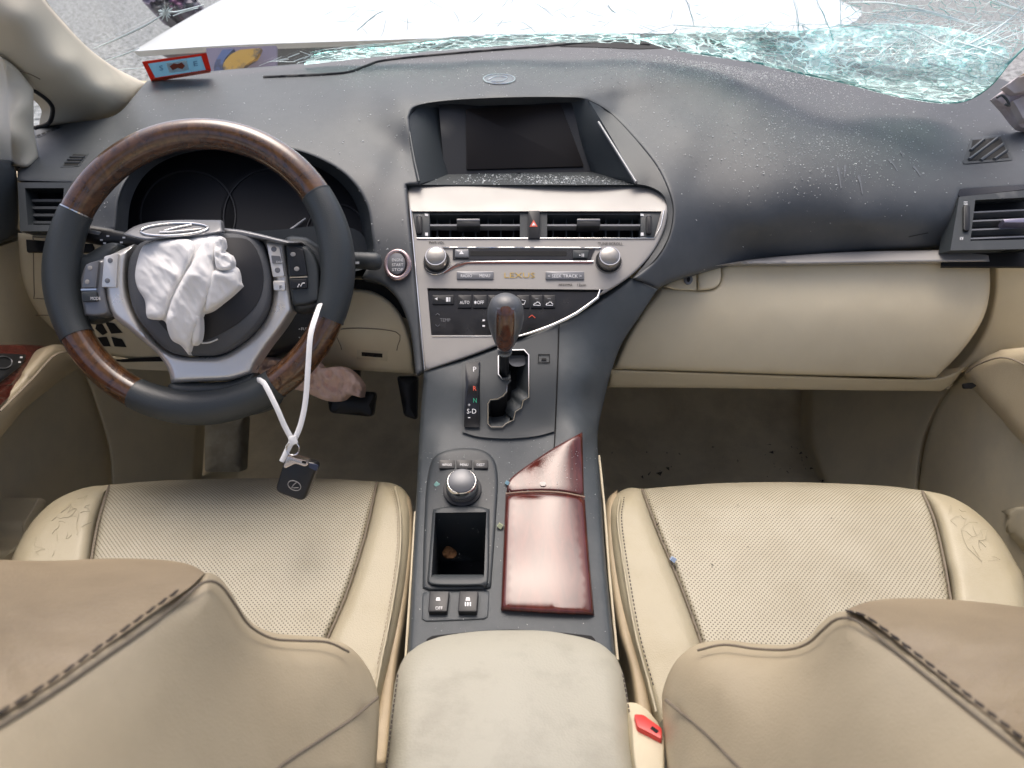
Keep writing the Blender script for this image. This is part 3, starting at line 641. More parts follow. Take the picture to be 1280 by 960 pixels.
def airvent(x0, x1, tab, label):
    v = plate('air_vent', rect(x0, 264.5, x1, 266.5), ST, -.03, -.004, M['dark'], stack); v['label'] = label
    n = 7
    for k in range(n):
        x = x0 + (x1 - x0) * (k + .5) / n
        plate('fin', rect(x - .7, 266, x + .7, 296.5), ST, -.04, -.016, M['dark'], v)
    plate('slat', rect(x0, 278.4, x1, 280.6), ST, -.016, -.004, M['silverdk'], v)
    plate('slat', rect(x0, 293.8, x1, 295.6), ST, -.03, -.008, M['dark'], v)
    plate('tab', roundp(rect(tab, 275.5, tab + 29, 284), 2), ST, -.014, .003, M['black'], v, bevel=.001)
    plate('tab_edge', roundp(rect(tab, 275.2, tab + 29, 277.6), 1), ST, .0, .0036, M['silverdk'], v, bevel=.0005)
airvent(537, 650, 571, 'left centre vent with grey slat'); airvent(684, 801, 721, 'right centre vent with grey slat')
for q, wx in (([(515, 264), (537, 264), (537, 297), (521, 297)], 524), ([(801, 264), (827, 264), (818, 297), (801, 297)], 811)):
    b = plate('vent_dial_panel', q, ST, -.04, -.002, M['dark'], stack, bevel=.0008)
    plate('thumb_wheel', roundp(rect(wx - 3.5, 269, wx + 3.5, 293), 3), ST, -.002, .0025, M['black'], b, bevel=.001)
    tube('wheel_edge', [ST.at(x, y, .0026) for x, y in [(wx - 3, 271), (wx - 2, 269.5), (wx + 2, 269.5), (wx + 3, 271)]], .0005, M['silverdk'], b, n=5)
    ix = wx + 9 if wx < 600 else wx - 8
    plate('icon', [(ix - 2.2, 266), (ix + 2, 267), (ix + 2, 269.5), (ix - 2, 269)], ST, -.002, -.0014, M['white'], b); plate('icon', rect(ix - 1.8, 290, ix + 1.8, 294), ST, -.002, -.0014, M['white'], b)
cb = plate('vent_divider', rect(650, 264, 684, 297), ST, -.04, -.003, M['dark'], stack)
hz = plate('hazard_button', roundp(rect(660, 264.5, 675, 299.5), 1.5), ST, -.003, .003, M['black'], stack, bevel=.0012)
plate('warning_triangle', [(667, 276.5), (672, 285), (662, 285)], ST, .003, .0035, M['redprint'], hz); plate('warning_triangle', [(667, 279.5), (669.4, 283.6), (664.6, 283.6)], ST, .0035, .0039, M['white'], hz)
# radio
rad = thing('car_radio', 'silver radio with disc slot between two round knobs above the climate panel', 'radio', ST.at(650, 330))
sl = plate('disc_panel', [(566, 311), (744, 311), (738, 325), (566, 325)], ST, .0002, .0012, M['gloss'], rad)
plate('disc_slot', rect(588, 314.5, 708, 320.5), ST, .0012, .0016, M['hole'], sl)
plate('eject_button', roundp([(569, 313.5), (586, 313.5), (586, 323), (569, 323)], 1), ST, .0012, .004, M['silverdk'], sl, bevel=.0008)
plate('eject_icon', [(577, 315), (580, 319.5), (574, 319.5)], ST, .004, .0043, M['white'], sl)
plate('skip_button', roundp([(716, 314.5), (736, 314.5), (734, 324), (716, 324)], 1), ST, .0012, .004, M['dark'], sl, bevel=.0008); text('lettering', '▸II', 727, 319, 6, 4, ST, .0042, M['white'], sl)
tube('chrome_outline', [ST.at(x, y, .001) for x, y in spline([(752, 310), (650, 309.6), (560, 309.5), (545, 309), (536, 314), (530, 325), (532, 337), (541, 343), (553, 341), (566, 332), (582, 327.5)], 4) + [(650, 327), (742, 327)]], .0011, M['chrome'], rad, n=6)
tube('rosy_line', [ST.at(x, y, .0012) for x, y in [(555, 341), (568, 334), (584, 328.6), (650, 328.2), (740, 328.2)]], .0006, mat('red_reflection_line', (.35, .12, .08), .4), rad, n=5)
for cx, lab in ((546, 'left volume knob with brushed face'), (760.5, 'right tuning knob with brushed face')):
    c = ST.at(cx, 326.5); s = ST.d(cx, 326.5) / FPX
    k = lathe('knob', [(17.2 * s, 0), (17 * s, .0015), (14 * s, .0015), (13.4 * s, .012), (12.4 * s, .0145), (11.0 * s, .0155), (.001, .0155)], c, ST.n, M['knobface'], rad); k['label'] = lab
    tube('knob_rim', [c + ST.n * .0146 + (ST.u * math.cos(t) + ST.v * math.sin(t)) * 12.3 * s for t in (2 * math.pi * i / 32 for i in range(32))], .0009, M['chrome'], k, n=6, close=True)
    tube('knob_gap', [c + ST.n * .0018 + (ST.u * math.cos(t) + ST.v * math.sin(t)) * 15.2 * s for t in (2 * math.pi * i / 32 for i in range(32))], .0012, M['black'], k, n=6, close=True)
for q, t1, cx, wd in ((rect(571, 340, 617, 349.5), None, 0, 0), (rect(682, 340, 730, 350), '< SEEK TRACK >', 706, 42)):
    b = plate('button', roundp(q, 1), ST, .0, .002, M['silverdk'], rad, bevel=.0006)
    if t1: text('lettering', t1, cx, 345, wd, 4, ST, .0022, M['white'], b)
    else: text('lettering', 'RADIO', 583, 344.7, 14, 4, ST, .0022, M['white'], b); text('lettering', 'MENU', 606, 344.7, 13, 4, ST, .0022, M['white'], b)
text('brand_lettering', 'LEXUS', 649.5, 344, 38, 6.4, ST, .0004, M['gold'], rad)
text('lettering', 'PWR·VOL', 546, 303.2, 19, 3.4, ST, .0004, M['ink'], rad); text('lettering', 'TUNE·SCROLL', 763, 304.5, 31, 3.6, ST, .0004, M['ink'], rad)
text('lettering', 'MP3/WMA', 707, 356, 17, 3.2, ST, .0004, M['ink'], rad); text('lettering', '12cm', 727, 356, 11, 3.2, ST, .0004, M['ink'], rad)
# climate
cli = thing('climate_panel', 'black glossy climate control panel with a curved chrome lower edge', 'control panel', ST.at(620, 395))
arc = [(755, 362), (748, 371), (736, 380), (722, 390), (707, 398), (693, 404.5), (679, 410), (664, 415), (649, 419)]
plate('panel', [(534, 360)] + arc + [(539, 419)], ST, -.012, -.004, M['gloss'], cli)
tube('chrome_edge', [ST.at(x, y, .0) for x, y in [(750, 362)] + [(x - 1, y + 1.5) for x, y in arc[1:]]], [.0008] + [.0022] * (len(arc) - 3) + [.0018, .0012], M['chrome'], cli, n=8)
tube('lower_edge', [ST.at(x, y, .0) for x, y in [(540, 420.5), (648, 420.5)]], .001, M['chrome'], cli, n=6)
def cbut(x0, x1, y0=368, y1=384):
    return plate('button', roundp(rect(x0, y0, x1, y1), 1.2), ST, -.004, -.0018, M['black'], cli, bevel=.0006)
b = cbut(540, 567, 368, 379.5); text('icon', '◂', 545, 373.5, 3.5, 3.5, ST, -.0016, M['white'], b); plate('icon', rect(557.5, 371, 560.5, 376.5), ST, -.0018, -.0014, M['white'], b); plate('icon', rect(561.5, 371, 562.7, 376.5), ST, -.0018, -.0014, M['white'], b)
b = cbut(572, 589.5); text('lettering', 'AUTO', 580.7, 378, 12, 4.2, ST, -.0016, M['white'], b)
b = cbut(591, 608.5); text('lettering', '✱OFF', 598.7, 378, 12.5, 4.4, ST, -.0016, M['white'], b, bold=.01)
cbut(610, 626)
b = cbut(646, 662); tube('icon', [ST.at(x, y, -.0012) for x, y in [(650, 376), (651, 380), (655, 381), (657, 376), (652, 375)]], .0006, M['white'], b, n=5)
for x0 in (664, 679.5):
    b = cbut(x0, x0 + 14.5)
    tube('icon', [ST.at(x, y, -.0012) for x, y in [(x0 + 3, 381.5), (x0 + 4, 379.5), (x0 + 6, 379), (x0 + 7.5, 377.6), (x0 + 9.5, 378), (x0 + 10.5, 379.6), (x0 + 11.5, 380), (x0 + 11.5, 381.8), (x0 + 3, 381.6)]], .0006, M['white'], b, n=5)
    plate('lamp', rect(x0 + 5, 372.4, x0 + 9, 373.2), ST, -.0018, -.0014, M['silverdk'], b)
text('lettering', 'TEMP', 556.5, 400, 13, 4, ST, -.0038, M['silverdk'], cli)
for cx, cy, s in ((547, 393, -1), (547, 407, 1)): tube('arrow', [ST.at(x, y, -.0034) for x, y in [(cx - 2.5, cy - s), (cx, cy + s * 1.2), (cx + 2.5, cy - s)]], .0005, M['silverdk'], cli, n=5)
for cy in (399, 406): plate('icon', rect(603, cy - 1, 606, cy + 1), ST, -.004, -.0036, M['white'], cli)
tube('red_mark', [ST.at(x, y, -.0034) for x, y in [(661, 397), (665, 394), (669, 397.5)]], .0007, M['redprint'], cli, n=5)

# ------------------------------------------------------------------ centre console
con = thing('centre_console', 'charcoal centre console with wood lids, shift gate, open tray and cream armrest', 'console', (0, .62, .2))
CONC = [(530, 464, .956), (576, 451, .960), (640, 429, .966), (700, 403, .978), (750, 377, .99), (790, 349, .996), (822, 361, .997), (802, 392, 1.0), (778, 428, 1.005), (762, 465, 1.0), (752, 505, .985), (746, 545, .955), (735, 470, .962), (720, 430, .972),
        (690, 480, .943), (580, 480, .943), (527, 510, .945), (580, 540, .922), (690, 540, .922), (640, 500, .935), (526, 560, .922), (545, 566, .903), (640, 566, .903), (728, 545, .918), (523, 600, .892), (735, 600, .883), (640, 600, .880), (520, 660, .848), (745, 660, .838), (640, 660, .835), (516, 720, .797), (752, 720, .788), (640, 720, .786), (510, 812, .728), (768, 815, .722), (640, 800, .730)]
CON = Tps(CONC, 5e-4)
GATE = [(623, 446), (630, 438), (655, 437.5), (661, 444), (661, 497), (654, 501), (652, 510), (644, 515), (642, 525), (632, 530), (628, 534), (614, 534), (610, 530), (610, 505), (613, 500), (622, 499), (629, 495), (633, 490), (634, 480), (638, 476), (638, 474), (628, 474), (623, 468)]
TRAY = [(544, 641), (608, 640), (605, 722), (539, 722)]
def oncon(off): return lambda x, y: CON(x, y) - off
conb = sheet('console_body', [(530, 464, 1), (576, 451), (640, 429), (700, 403), (750, 377), (791, 348, 1), (822, 361, 1), (802, 392), (778, 428), (764, 465), (754, 505), (747, 545), (750, 600), (757, 700), (770, 830, 1), (509, 830, 1), (516, 700), (521, 610), (525, 530)], CON, M['console'], con, holes=[C(*GATE), C(*TRAY)], step=7, ostep=6, fil=6, fild=.012, thick=.30, back=lambda x, y: Vector((0, .045, -.30)) if y > 560 or x < 560 else Vector((-.06 * (1 if x > 640 else 0), .20, -.06)), angle=60, filfun=lambda x, y: 1.0 if y > 470 else .15)
tube('edge_trim', [P(x, y, CON(x, y) + .022) for x, y in spline([(749, 570), (756, 640), (762, 720), (772, 825)], 10)], .0014, M['beige'], con, n=6)
tube('edge_trim', [P(x, y, CON(x, y) + .022) for x, y in spline([(519, 640), (514, 720), (507, 825)], 10)], .0014, M['beige'], con, n=6)
gp = sheet('gate_plate', [(577, 453, 1), (640, 432), (697, 407, 1), (695, 480), (693, 539, 1), (670, 545), (635, 548), (600, 546), (578, 540, 1)], oncon(.0035), M['dark'], con, holes=[C(*GATE)], step=6, thick=.006)
tube('chrome_edge', [P(x, y, CON(x, y) - .0058) for x, y in GATE], .0012, M['chrome'], gp, n=6, close=True)
loft('slot_wall', [P(x, y, CON(x, y)) for x, y in GATE], [P(x, y, CON(x, y)) + Vector((0, .02, -.045)) for x, y in GATE], M['hole'], gp)
sheet('slot_floor', [(600, 425, 1), (672, 425, 1), (672, 545, 1), (600, 545, 1)], lambda x, y: CON(x, y) + .045, M['hole'], gp, step=14, thick=.004)
sheet('lever_boot', [(632, 440), (656, 440), (657, 455), (640, 457)], lambda x, y: CON(x, y) + .012, M['silverdk'], gp, step=5, thick=.01)
tube('console_seam', [P(x, y, CON(x, y) - .0006) for x, y in spline([(699, 405), (697, 470), (694, 540), (692, 568)], 6)], .0008, M['hole'], con, n=5)
tube('console_seam', [P(x, y, CON(x, y) - .0006) for x, y in spline([(791, 348), (806, 354), (822, 361)], 6)], .0008, M['hole'], con, n=5)
GP = Surf(oncon(.0058))
ind = sheet('gear_indicator', roundp([(582, 454), (600, 451), (599.5, 534), (580, 534)], 2), oncon(.0068), M['gloss'], con, step=4, thick=.002, raw=True)
text('lettering', 'P', 593.5, 461.5, 4, 6, GP, .0014, M['white'], ind); text('lettering', 'R', 593.5, 485.5, 4, 5.6, GP, .0014, M['redprint'], ind); text('lettering', 'N', 593.7, 500.5, 4.2, 5.6, GP, .0014, M['greenp'], ind)
text('lettering', 'S-D', 589.5, 514, 11.5, 6, GP, .0014, M['white'], ind); text('lettering', '+', 586.4, 506, 3, 3, GP, .0014, M['white'], ind); text('lettering', '-', 586.4, 522, 3, 1, GP, .0014, M['white'], ind)
SLK = Pl((673, 442, CON(673, 442) - .0042), (688, 442, CON(688, 442) - .0042), (680, 455, CON(680, 455) - .0042))
tube('lock_release', [SLK.at(x, y, .0004) for x, y in rect(673, 443, 687, 453)], .0006, M['hole'], gp, n=5, close=True); plate('release_slot', rect(677, 448, 683, 450.5), SLK, 0, .0006, M['hole'], gp)

# gear lever
gl = thing('gear_lever', 'gear lever with charcoal leather knob and brown wood inlay', 'gear lever', P(632, 470, .95))
A0, A1 = P(631, 436, .905), P(632.5, 371, .858)
ax = (A1 - A0); L = ax.length; ax.normalize(); s_ = .875 / FPX
kp = [(8, 0), (10, .05), (13, .13), (17, .27), (21, .45), (23, .62), (22.5, .76), (19, .9), (13, .97), (5, 1.0), (.3, 1.003)]
lathe('knob', [(r * s_, h * L) for r, h in kp], A0, ax, mat('knob_leather', (.10, .107, .115), .35, bump=(900, .2, .0005, 1)), gl)
front = (CAM - P(632, 404, .87)).normalized(); front = (front - ax * front.dot(ax)).normalized(); sidev = ax.cross(front)
def inlay(name, wid, lift, lo, hi, m, par):
    vs_, fs_ = [], []; nj, ni = 14, 10
    for j in range(nj + 1):
        h = lo + (hi - lo) * j / nj; r = np.interp(h, [k[1] for k in kp], [k[0] for k in kp]) * s_
        e = math.sqrt(max(0.0, 1 - (2 * j / nj - 1) ** 8)); half = wid * s_ * (.25 + .75 * e) * min(1.0, r / (17 * s_) + .12)
        for i in range(ni + 1):
            u = -1 + 2 * i / ni; x = half * u; dome = math.sqrt(max(0, r * r - x * x)) if abs(x) < r else 0
            vs_.append(A0 + ax * (h * L) + sidev * x + front * (dome + lift * math.sqrt(max(0, 1 - u ** 4)) * e - .0006))
    for j in range(nj):
        for i in range(ni): fs_.append((j * (ni + 1) + i, j * (ni + 1) + i + 1, (j + 1) * (ni + 1) + i + 1, (j + 1) * (ni + 1) + i))
    return mesh(name, vs_, fs_, m, par, angle=0)
il = inlay('silver_surround', 14.6, .0016, .0, .985, M['silverdk'], gl); inlay('wood_inlay', 12.2, .0034, .01, .965, M['wooddk'], gl)
tube('shaft', [P(630, 436, .905), P(630, 470, .965)], .006, M['black'], gl, n=12)
tube('collar', [P(631, 437, .904), P(631, 440, .907)], .0088, M['chrome'], gl, n=16)

# mode knob panel, tray, switches
mp_ = sheet('remote_panel', [(545, 569), (581, 560), (611, 567), (622, 592), (620, 650), (614, 733, 1), (605, 737), (536, 738), (528, 733, 1), (530, 660), (534, 600)], oncon(.004), M['dark'], con, holes=[C(*TRAY)], step=7, fil=5, fild=.004, thick=.008)
MP = Pl((550, 580, CON(550, 580) - .004), (605, 580, CON(605, 580) - .004), (578, 630, CON(578, 630) - .004))
for x0, x1, t1 in ((549, 568.5, 'MAP/VOICE'), (570.5, 590, 'MENU'), (592, 610, 'DEST')):
    b = plate('button', roundp(rect(x0, 576, x1, 587), 1.5), MP, 0, .0025, M['black'], mp_, bevel=.0007); text('lettering', t1, (x0 + x1) / 2, 581, 12 if len(t1) > 5 else 10, 3, MP, .0027, M['white'], b)
kc = MP.at(578, 613); ks = MP.d(578, 613) / FPX
kn = thing('rotary_selector', 'round dial with knurled chrome rim on the console beside the wood lid', 'knob', kc)
kax = (P(577.5, 596, CON(578, 600) - .028) - kc).normalized()
lathe('skirt', [(24 * ks, .0005), (24 * ks, .003), (21 * ks, .004), (20 * ks, .004)], kc, MP.n, M['black'], kn)
prof_ = [(19.5 * ks, .002), (19.5 * ks, .014), (18.6 * ks, .019)]
lathe('knurled_rim', prof_ + [(17.4 * ks, .0205), (16.8 * ks, .0205)], kc, MP.n, M['chrome'], kn, n=64)
lathe('cap', [(17.2 * ks, .019), (17.0 * ks, .0212), (15 * ks, .0222), (.0005, .0224)], kc, MP.n, mat('dial_cap', (.11, .115, .125), .32, .3), kn)
vs_, fs_ = [], []
for i in range(60):
    t = 2 * math.pi * i / 60
    for row in range(3):
        h = .005 + row * .0034; tt = t + (math.pi / 60 if row % 2 else 0)
        c = kc + MP.n * h + (MP.u * math.cos(tt) + MP.v * math.sin(tt)) * 19.7 * ks; o_ = (MP.u * math.cos(tt) + MP.v * math.sin(tt)); s2 = MP.n.cross(o_)
        b0 = len(vs_); vs_ += [c + s2 * .0007, c + MP.n * .0014, c - s2 * .0007, c - MP.n * .0014, c + o_ * .0008]; fs_ += [(b0, b0 + 1, b0 + 4), (b0 + 1, b0 + 2, b0 + 4), (b0 + 2, b0 + 3, b0 + 4), (b0 + 3, b0, b0 + 4)]
k_ = mesh('knurling', vs_, fs_, M['silverdk'], kn, smooth=False); k_['kind'] = 'stuff'
# tray frame and its well
tf = sheet('tray_frame', [(541, 637, 1), (560, 633), (595, 633), (612, 637, 1), (610, 727), (600, 732), (545, 732), (534, 727, 1)], oncon(.009), M['dark'], con, holes=[C(*TRAY)], step=6, fil=3, fild=.004, thick=.012)
down = Vector((0, .012, -.085))
loft('tray_wall', [P(x, y, CON(x, y) - .005) for x, y in TRAY], [P(x, y, CON(x, y)) + down for x, y in TRAY], M['dark'], tf, angle=20)
quadmesh('tray_floor', [P(x, y, CON(x, y)) + down * .97 for x, y in TRAY], M['black'], tf)
swp = sheet('switch_plate', [(528, 740, 1), (612, 738, 1), (610, 771), (606, 774), (532, 777), (527, 774, 1)], oncon(.0015), M['console'], con, step=8, fil=2, fild=.002, thick=.004)
SWP = Pl((530, 745, CON(530, 745) - .0015), (610, 745, CON(610, 745) - .0015), (570, 772, CON(570, 772) - .0015))
for q, lab in (([(538, 743), (562.5, 743), (559.5, 769), (536, 769)], 'VSC'), ([(575, 743), (598.5, 743), (596.5, 769), (573, 769)], 'LOCK')):
    b = plate('rocker_switch', roundp(q, 2), SWP, -.001, .006, M['black'], swp, bevel=.0015)
    cx = (q[0][0] + q[2][0]) / 2
    if lab == 'VSC': text('lettering', 'OFF', cx, 760, 9, 4, SWP, .0062, M['white'], b)
    else:
        for k in (-3, 0, 3): plate('icon', rect(cx + k - .8, 757.5, cx + k + .8, 762.5), SWP, .006, .0063, M['white'], b)
    plate('icon', [(cx - 3, 755.5), (cx - 2, 751.5), (cx + 2, 751.5), (cx + 3, 755.5)], SWP, .006, .0063, M['white'], b)
# wood lids
sheet('wood_panel', [(728, 540, 1), (729, 580), (730, 620, 1), (705, 615), (681, 613.5), (655, 614), (633, 616, 1), (634, 604, 1), (645, 592), (687, 563)], oncon(.004), M['woodred'], con, step=8, fil=3, fild=.003, thick=.008)
lid = sheet('wood_lid', [(632, 618, 1), (655, 615.5), (681, 615), (705, 617), (731, 622, 1), (736, 690), (743, 769, 1), (690, 767), (626, 763, 1), (629, 690)], lambda x, y: CON(x, y) - .008 - .0045 * math.sin(math.pi * min(1, max(0, (y - 615) / 150))) , M['woodred'], con, step=8, fil=6, fild=.006, thick=.02)
tube('lid_gap', [P(x, y, CON(x, y) - .0085) for x, y in spline([(632, 617), (655, 614.8), (681, 614.3), (705, 616), (731, 621)], 6)], .0008, mat('pale_wood_edge', (.45, .33, .24), .5), con, n=5)
LDP = Pl((670, 606, CON(670, 606) - .0045), (690, 606, CON(690, 606) - .0045), (680, 612, CON(680, 612) - .0045))
o = plate('lacquer_chip', roundp([(674, 604), (679, 602), (683, 604), (682, 608), (676, 608)], 2), LDP, 0, .001, mat('chipped_lacquer', (.62, .55, .50), .6), con)
sheet('armrest_gap', [(533, 800, 1), (540, 796), (640, 788), (740, 796), (744, 800, 1), (744, 806, 1), (640, 800), (535, 806, 1)], oncon(.002), M['hole'], con, step=10, thick=.003)

# armrest
AR = Tps([(640, 787, .712), (560, 795, .712), (720, 795, .712), (640, 810, .688), (500, 850, .665), (780, 850, .665), (640, 850, .650), (485, 930, .605), (792, 930, .605), (640, 930, .590), (640, 1010, .535), (475, 1010, .55), (803, 1010, .55)])
arm = sheet('armrest_lid', [(472, 1020, 1), (482, 955), (488, 895), (497, 840), (514, 812), (545, 795), (590, 788), (640, 786), (690, 787), (735, 795), (763, 812), (778, 840), (786, 880), (796, 950), (806, 1020, 1)], AR, M['armrest'], con, step=9, fil=26, fild=.035, thick=.10, back=(0, .1, -1))
def stitches(name, line3, m, par, L=.005, r=.0008, gap=.0075):
    """a run of sewn stitches, one mesh"""
    vs_, fs_ = [], []; acc = 0.0; nxt = 0.0
    for a, b in zip(line3, line3[1:]):
        seg = (b - a).length
        while nxt < acc + seg:
            p = a.lerp(b, (nxt - acc) / seg); t = (b - a).normalized(); n = (CAM - p).normalized(); s = t.cross(n).normalized()
            b0 = len(vs_)
            for u, h in ((-L / 2, 0), (-L / 4, r), (L / 4, r), (L / 2, 0)): vs_ += [p + t * u + s * r + n * h * .2, p + t * u - s * r + n * h * .2, p + t * u + n * h * 1.5]
            for q in range(3):
                i = b0 + q * 3; fs_ += [(i, i + 2, i + 5, i + 3), (i + 2, i + 1, i + 4, i + 5)]
            nxt += gap
        acc += seg
    o = mesh(name, vs_, fs_, m, par, angle=0); o['kind'] = 'stuff'; return o
for ln in ([(497, 845), (491, 890), (484, 950), (478, 1000)], [(779, 845), (785, 880), (795, 950), (801, 1000)]):
    stitches('stitching', [P(x, y, AR(x, y) + (.014 if y > 0 else 0)) for x, y in spline(ln, 6)], M['thread'], arm, L=.004, gap=.0055, r=.0006)

# ------------------------------------------------------------------ steering wheel
WP = Pl((250, 160, .938), (300, 160, .938), (250, 510, .922))
WC = WP.at(250, 337)
def wd(off): return lambda x, y: WP.d(x, y, off)
wheel = thing('steering_wheel', 'wood and black leather steering wheel with a burst airbag', 'steering wheel', WC)
RM = .1672
def rimpt(deg, off=0): t = R(deg); return WC + (WP.u * math.cos(t) + WP.v * math.sin(t)) * RM + WP.n * off
def rimseg(name, a, b, r0, m, fl=None):
    n = max(6, int((b - a) / 3)); pts = [rimpt(a + (b - a) * i / n) for i in range(n + 1)]
    rr = [r0 * (fl(i / n) if fl else 1) for i in range(n + 1)]
    return tube(name, pts, rr, m, wheel, n=20, flat=1.12, nrm=WP.n, angle=60)
rimseg('wood_rim', 33, 155, .0182, M['wood']); rimseg('wood_rim', 209, 244, .0182, M['wood']); rimseg('wood_rim', 304, 339, .0182, M['wood'])
thumb = lambda t: 1.0 + .10 * math.sin(math.pi * t) ** 1.5
rimseg('leather_rim', -21, 33, .0188, M['wheelle'], thumb); rimseg('leather_rim', 155, 209, .0188, M['wheelle'], thumb); rimseg('leather_rim', 244, 304, .0190, M['wheelle'], lambda t: 1 + .12 * math.sin(math.pi * t))
for a in (33, 155, 209, 244, 304, 339):
    t = R(a); tang = (-WP.u * math.sin(t) + WP.v * math.cos(t))
    tube('joint_ring', [rimpt(a) - tang * .0008, rimpt(a) + tang * .0008], .0191, M['chrome' if a in (155,) else 'dark'], wheel, n=20, flat=1.12, nrm=WP.n)
def wsheet(name, outline, off, m, fil=5, fild=.008, thick=.02, step=7, par=None, holes=(), disp=None):
    return sheet(name, outline, wd(off), m, par or wheel, step=step, fil=fil, fild=fild, thick=thick, holes=holes, disp=disp)
wsheet('spoke_leather', [(92, 318), (108, 318), (118, 312), (135, 304), (150, 306), (140, 325), (134, 360), (138, 392), (112, 404), (98, 396), (88, 360)], -.004, M['wheelle'], fil=10, fild=.014)
wsheet('spoke_leather', [(355, 300), (378, 296), (392, 302), (408, 316), (418, 340), (412, 380), (398, 388), (366, 388), (360, 345)], -.004, M['wheelle'], fil=10, fild=.014)
wsheet('lower_spoke_leather', [(214, 478), (250, 478), (288, 476), (316, 465), (322, 478), (348, 494), (335, 512), (290, 522), (215, 522), (178, 512), (172, 500), (196, 500), (208, 492)], .004, M['wheelle'], fil=9, fild=.014)
wsheet('lower_spoke', [(139, 318, 1), (152, 312), (168, 305, 1), (159, 325), (158, 360), (166, 388), (181, 413), (205, 437), (228, 445), (253, 446), (277, 444), (298, 433), (322, 412), (337, 388), (342, 360), (339, 330), (331, 306), (324, 296, 1), (356, 303, 1), (359, 330), (362, 355), (366, 388, 1), (352, 410), (335, 432), (319, 456), (315, 467, 1), (288, 475), (250, 477), (214, 479, 1), (210, 462), (198, 444), (178, 426), (160, 411), (142, 396), (133, 375), (131, 345)], .008, M['spoke'], fil=7, fild=.012, step=6)
for q in ([(101, 349, 1), (107, 332), (118, 327), (132, 323, 1), (131, 345), (133, 372), (138, 393, 1), (118, 396), (106, 394, 1), (102, 372)], [(357, 304, 1), (372, 305), (385, 309, 1), (394, 322), (399, 340), (399, 376, 1), (382, 381), (366, 382, 1), (361, 349)]):
    wsheet('switch_pod', q, .010, M['silverdk'] if q[0][0] < 200 else M['dark'], fil=4, fild=.006)
def wbtn(q, m, par, off=.0105, h=.0035, r=2.0): return plate('button', roundp(q, r), WP, off, off + h, m, par, bevel=.001)
b1 = wbtn([(115, 333.5), (131, 328), (127.5, 362), (110, 362)], M['silverdk'], wheel); b2 = wbtn([(110, 367), (128, 366.5), (129, 378.5), (110.5, 379.5)], M['dark'], wheel)
plate('divider', [(109, 363.5), (128, 363), (128, 365), (109, 365.5)], WP, .010, .0138, M['chrome'], wheel); text('lettering', 'MODE', 119.5, 373, 12.5, 4, WP, .0142, M['white'], b2)
for x, y in ((120.5, 338), (117, 355)): plate('dimple', ell(x, y, 3, 3, 14), WP, .0138, .0146, M['silver'], b1, bevel=.0005)
b3 = wbtn([(136, 323), (153.5, 318), (151.5, 361), (133, 361)], M['spoke'], wheel, off=.008, h=.0035)
for x, y in ((144, 328), (140.5, 353)): plate('dimple', ell(x, y, 3.2, 3.2, 14), WP, .0113, .0122, M['silverdk'], b3, bevel=.0005)
b4 = wbtn([(337, 307), (353, 311), (359, 347.5), (344.5, 348.5)], M['spoke'], wheel, off=.008)
for x, y in ((346, 314), (350.5, 340)): plate('dimple', ell(x, y, 3.4, 3.4, 14), WP, .0113, .0122, M['silverdk'], b4, bevel=.0005)
plate('button_face', roundp([(343, 322), (354, 323), (356, 332), (344.5, 332)], 1), WP, .0113, .0126, M['silverdk'], b4); text('lettering', 'DISP', 349.3, 327.3, 8, 2.6, WP, .0128, M['white'], b4)
b5 = wbtn([(344.5, 353), (359.5, 353), (360, 365), (345.5, 365)], M['spoke'], wheel, off=.008); text('lettering', 'F', 351, 359, 3, 4, WP, .0117, M['ink'], b5)
b6 = wbtn([(363, 309), (383, 315), (388, 347), (366.5, 348)], M['black'], wheel); b7 = wbtn([(366, 351.5), (387, 351), (388, 362.5), (367, 363.5)], M['black'], wheel)
plate('divider', [(366, 348.8), (388, 347.8), (388, 349.4), (366, 350.4)], WP, .010, .0138, M['chrome'], wheel)
for x, y in ((370.5, 321), (375, 339)): plate('dimple', ell(x, y, 3.4, 2.8, 14), WP, .0138, .0147, M['silver'], b6, bevel=.0005)
tube('voice_icon', [WP.at(x, y, .0145) for x, y in [(372, 359), (374, 355), (376, 358), (378, 354), (381, 354)]], .0007, M['white'], b7, n=5)
hubc = [(250, 298, .035), (250, 440, .018), (165, 350, .014), (340, 350, .014), (250, 365, .042), (200, 330, .034), (300, 330, .034), (300, 400, .032), (200, 400, .032), (180, 305, .016), (322, 300, .016)]
HB = Tps(hubc)
hubo = [(168, 312), (182, 301), (225, 294), (280, 291), (312, 293), (325, 300), (334, 320), (340, 350), (336, 385), (320, 411), (298, 431), (275, 443), (250, 445), (226, 444), (206, 436), (183, 412), (167, 387), (160, 355), (161, 328)]
sheet('hub_cover', hubo, lambda x, y: WP.d(x, y, HB(x, y)), M['hub'], wheel, step=7, fil=6, fild=.012, thick=.05)
sheet('torn_opening', [(278, 297, 1), (308, 299), (322, 316), (329, 345), (323, 376), (300, 402), (270, 420), (245, 428), (218, 425, 1), (198, 402, 1), (240, 380), (262, 350)], lambda x, y: WP.d(x, y, HB(x, y) + .0012), mat('torn_black_vinyl', (.012, .012, .014), .5), wheel, step=7, thick=.002)
tube('torn_strip', [WP.at(x, y, HB(x, y) + .004) for x, y in spline([(252, 429), (262, 428), (272, 424)], 4)], [.0016, .0014, .001, .0006][:len(spline([(252, 429), (262, 428), (272, 424)], 4))] if len(spline([(252, 429), (262, 428), (272, 424)], 4)) <= 4 else .001, M['cloth'], wheel, n=6)
sheet('upper_rim_cover', [(278, 285, 1), (300, 287), (324, 292), (357, 300), (377, 303, 1), (356, 305), (328, 300), (305, 297), (279, 297, 1)], wd(.02), M['silverdk'], wheel, step=6, fil=3, fild=.006, thick=.02)
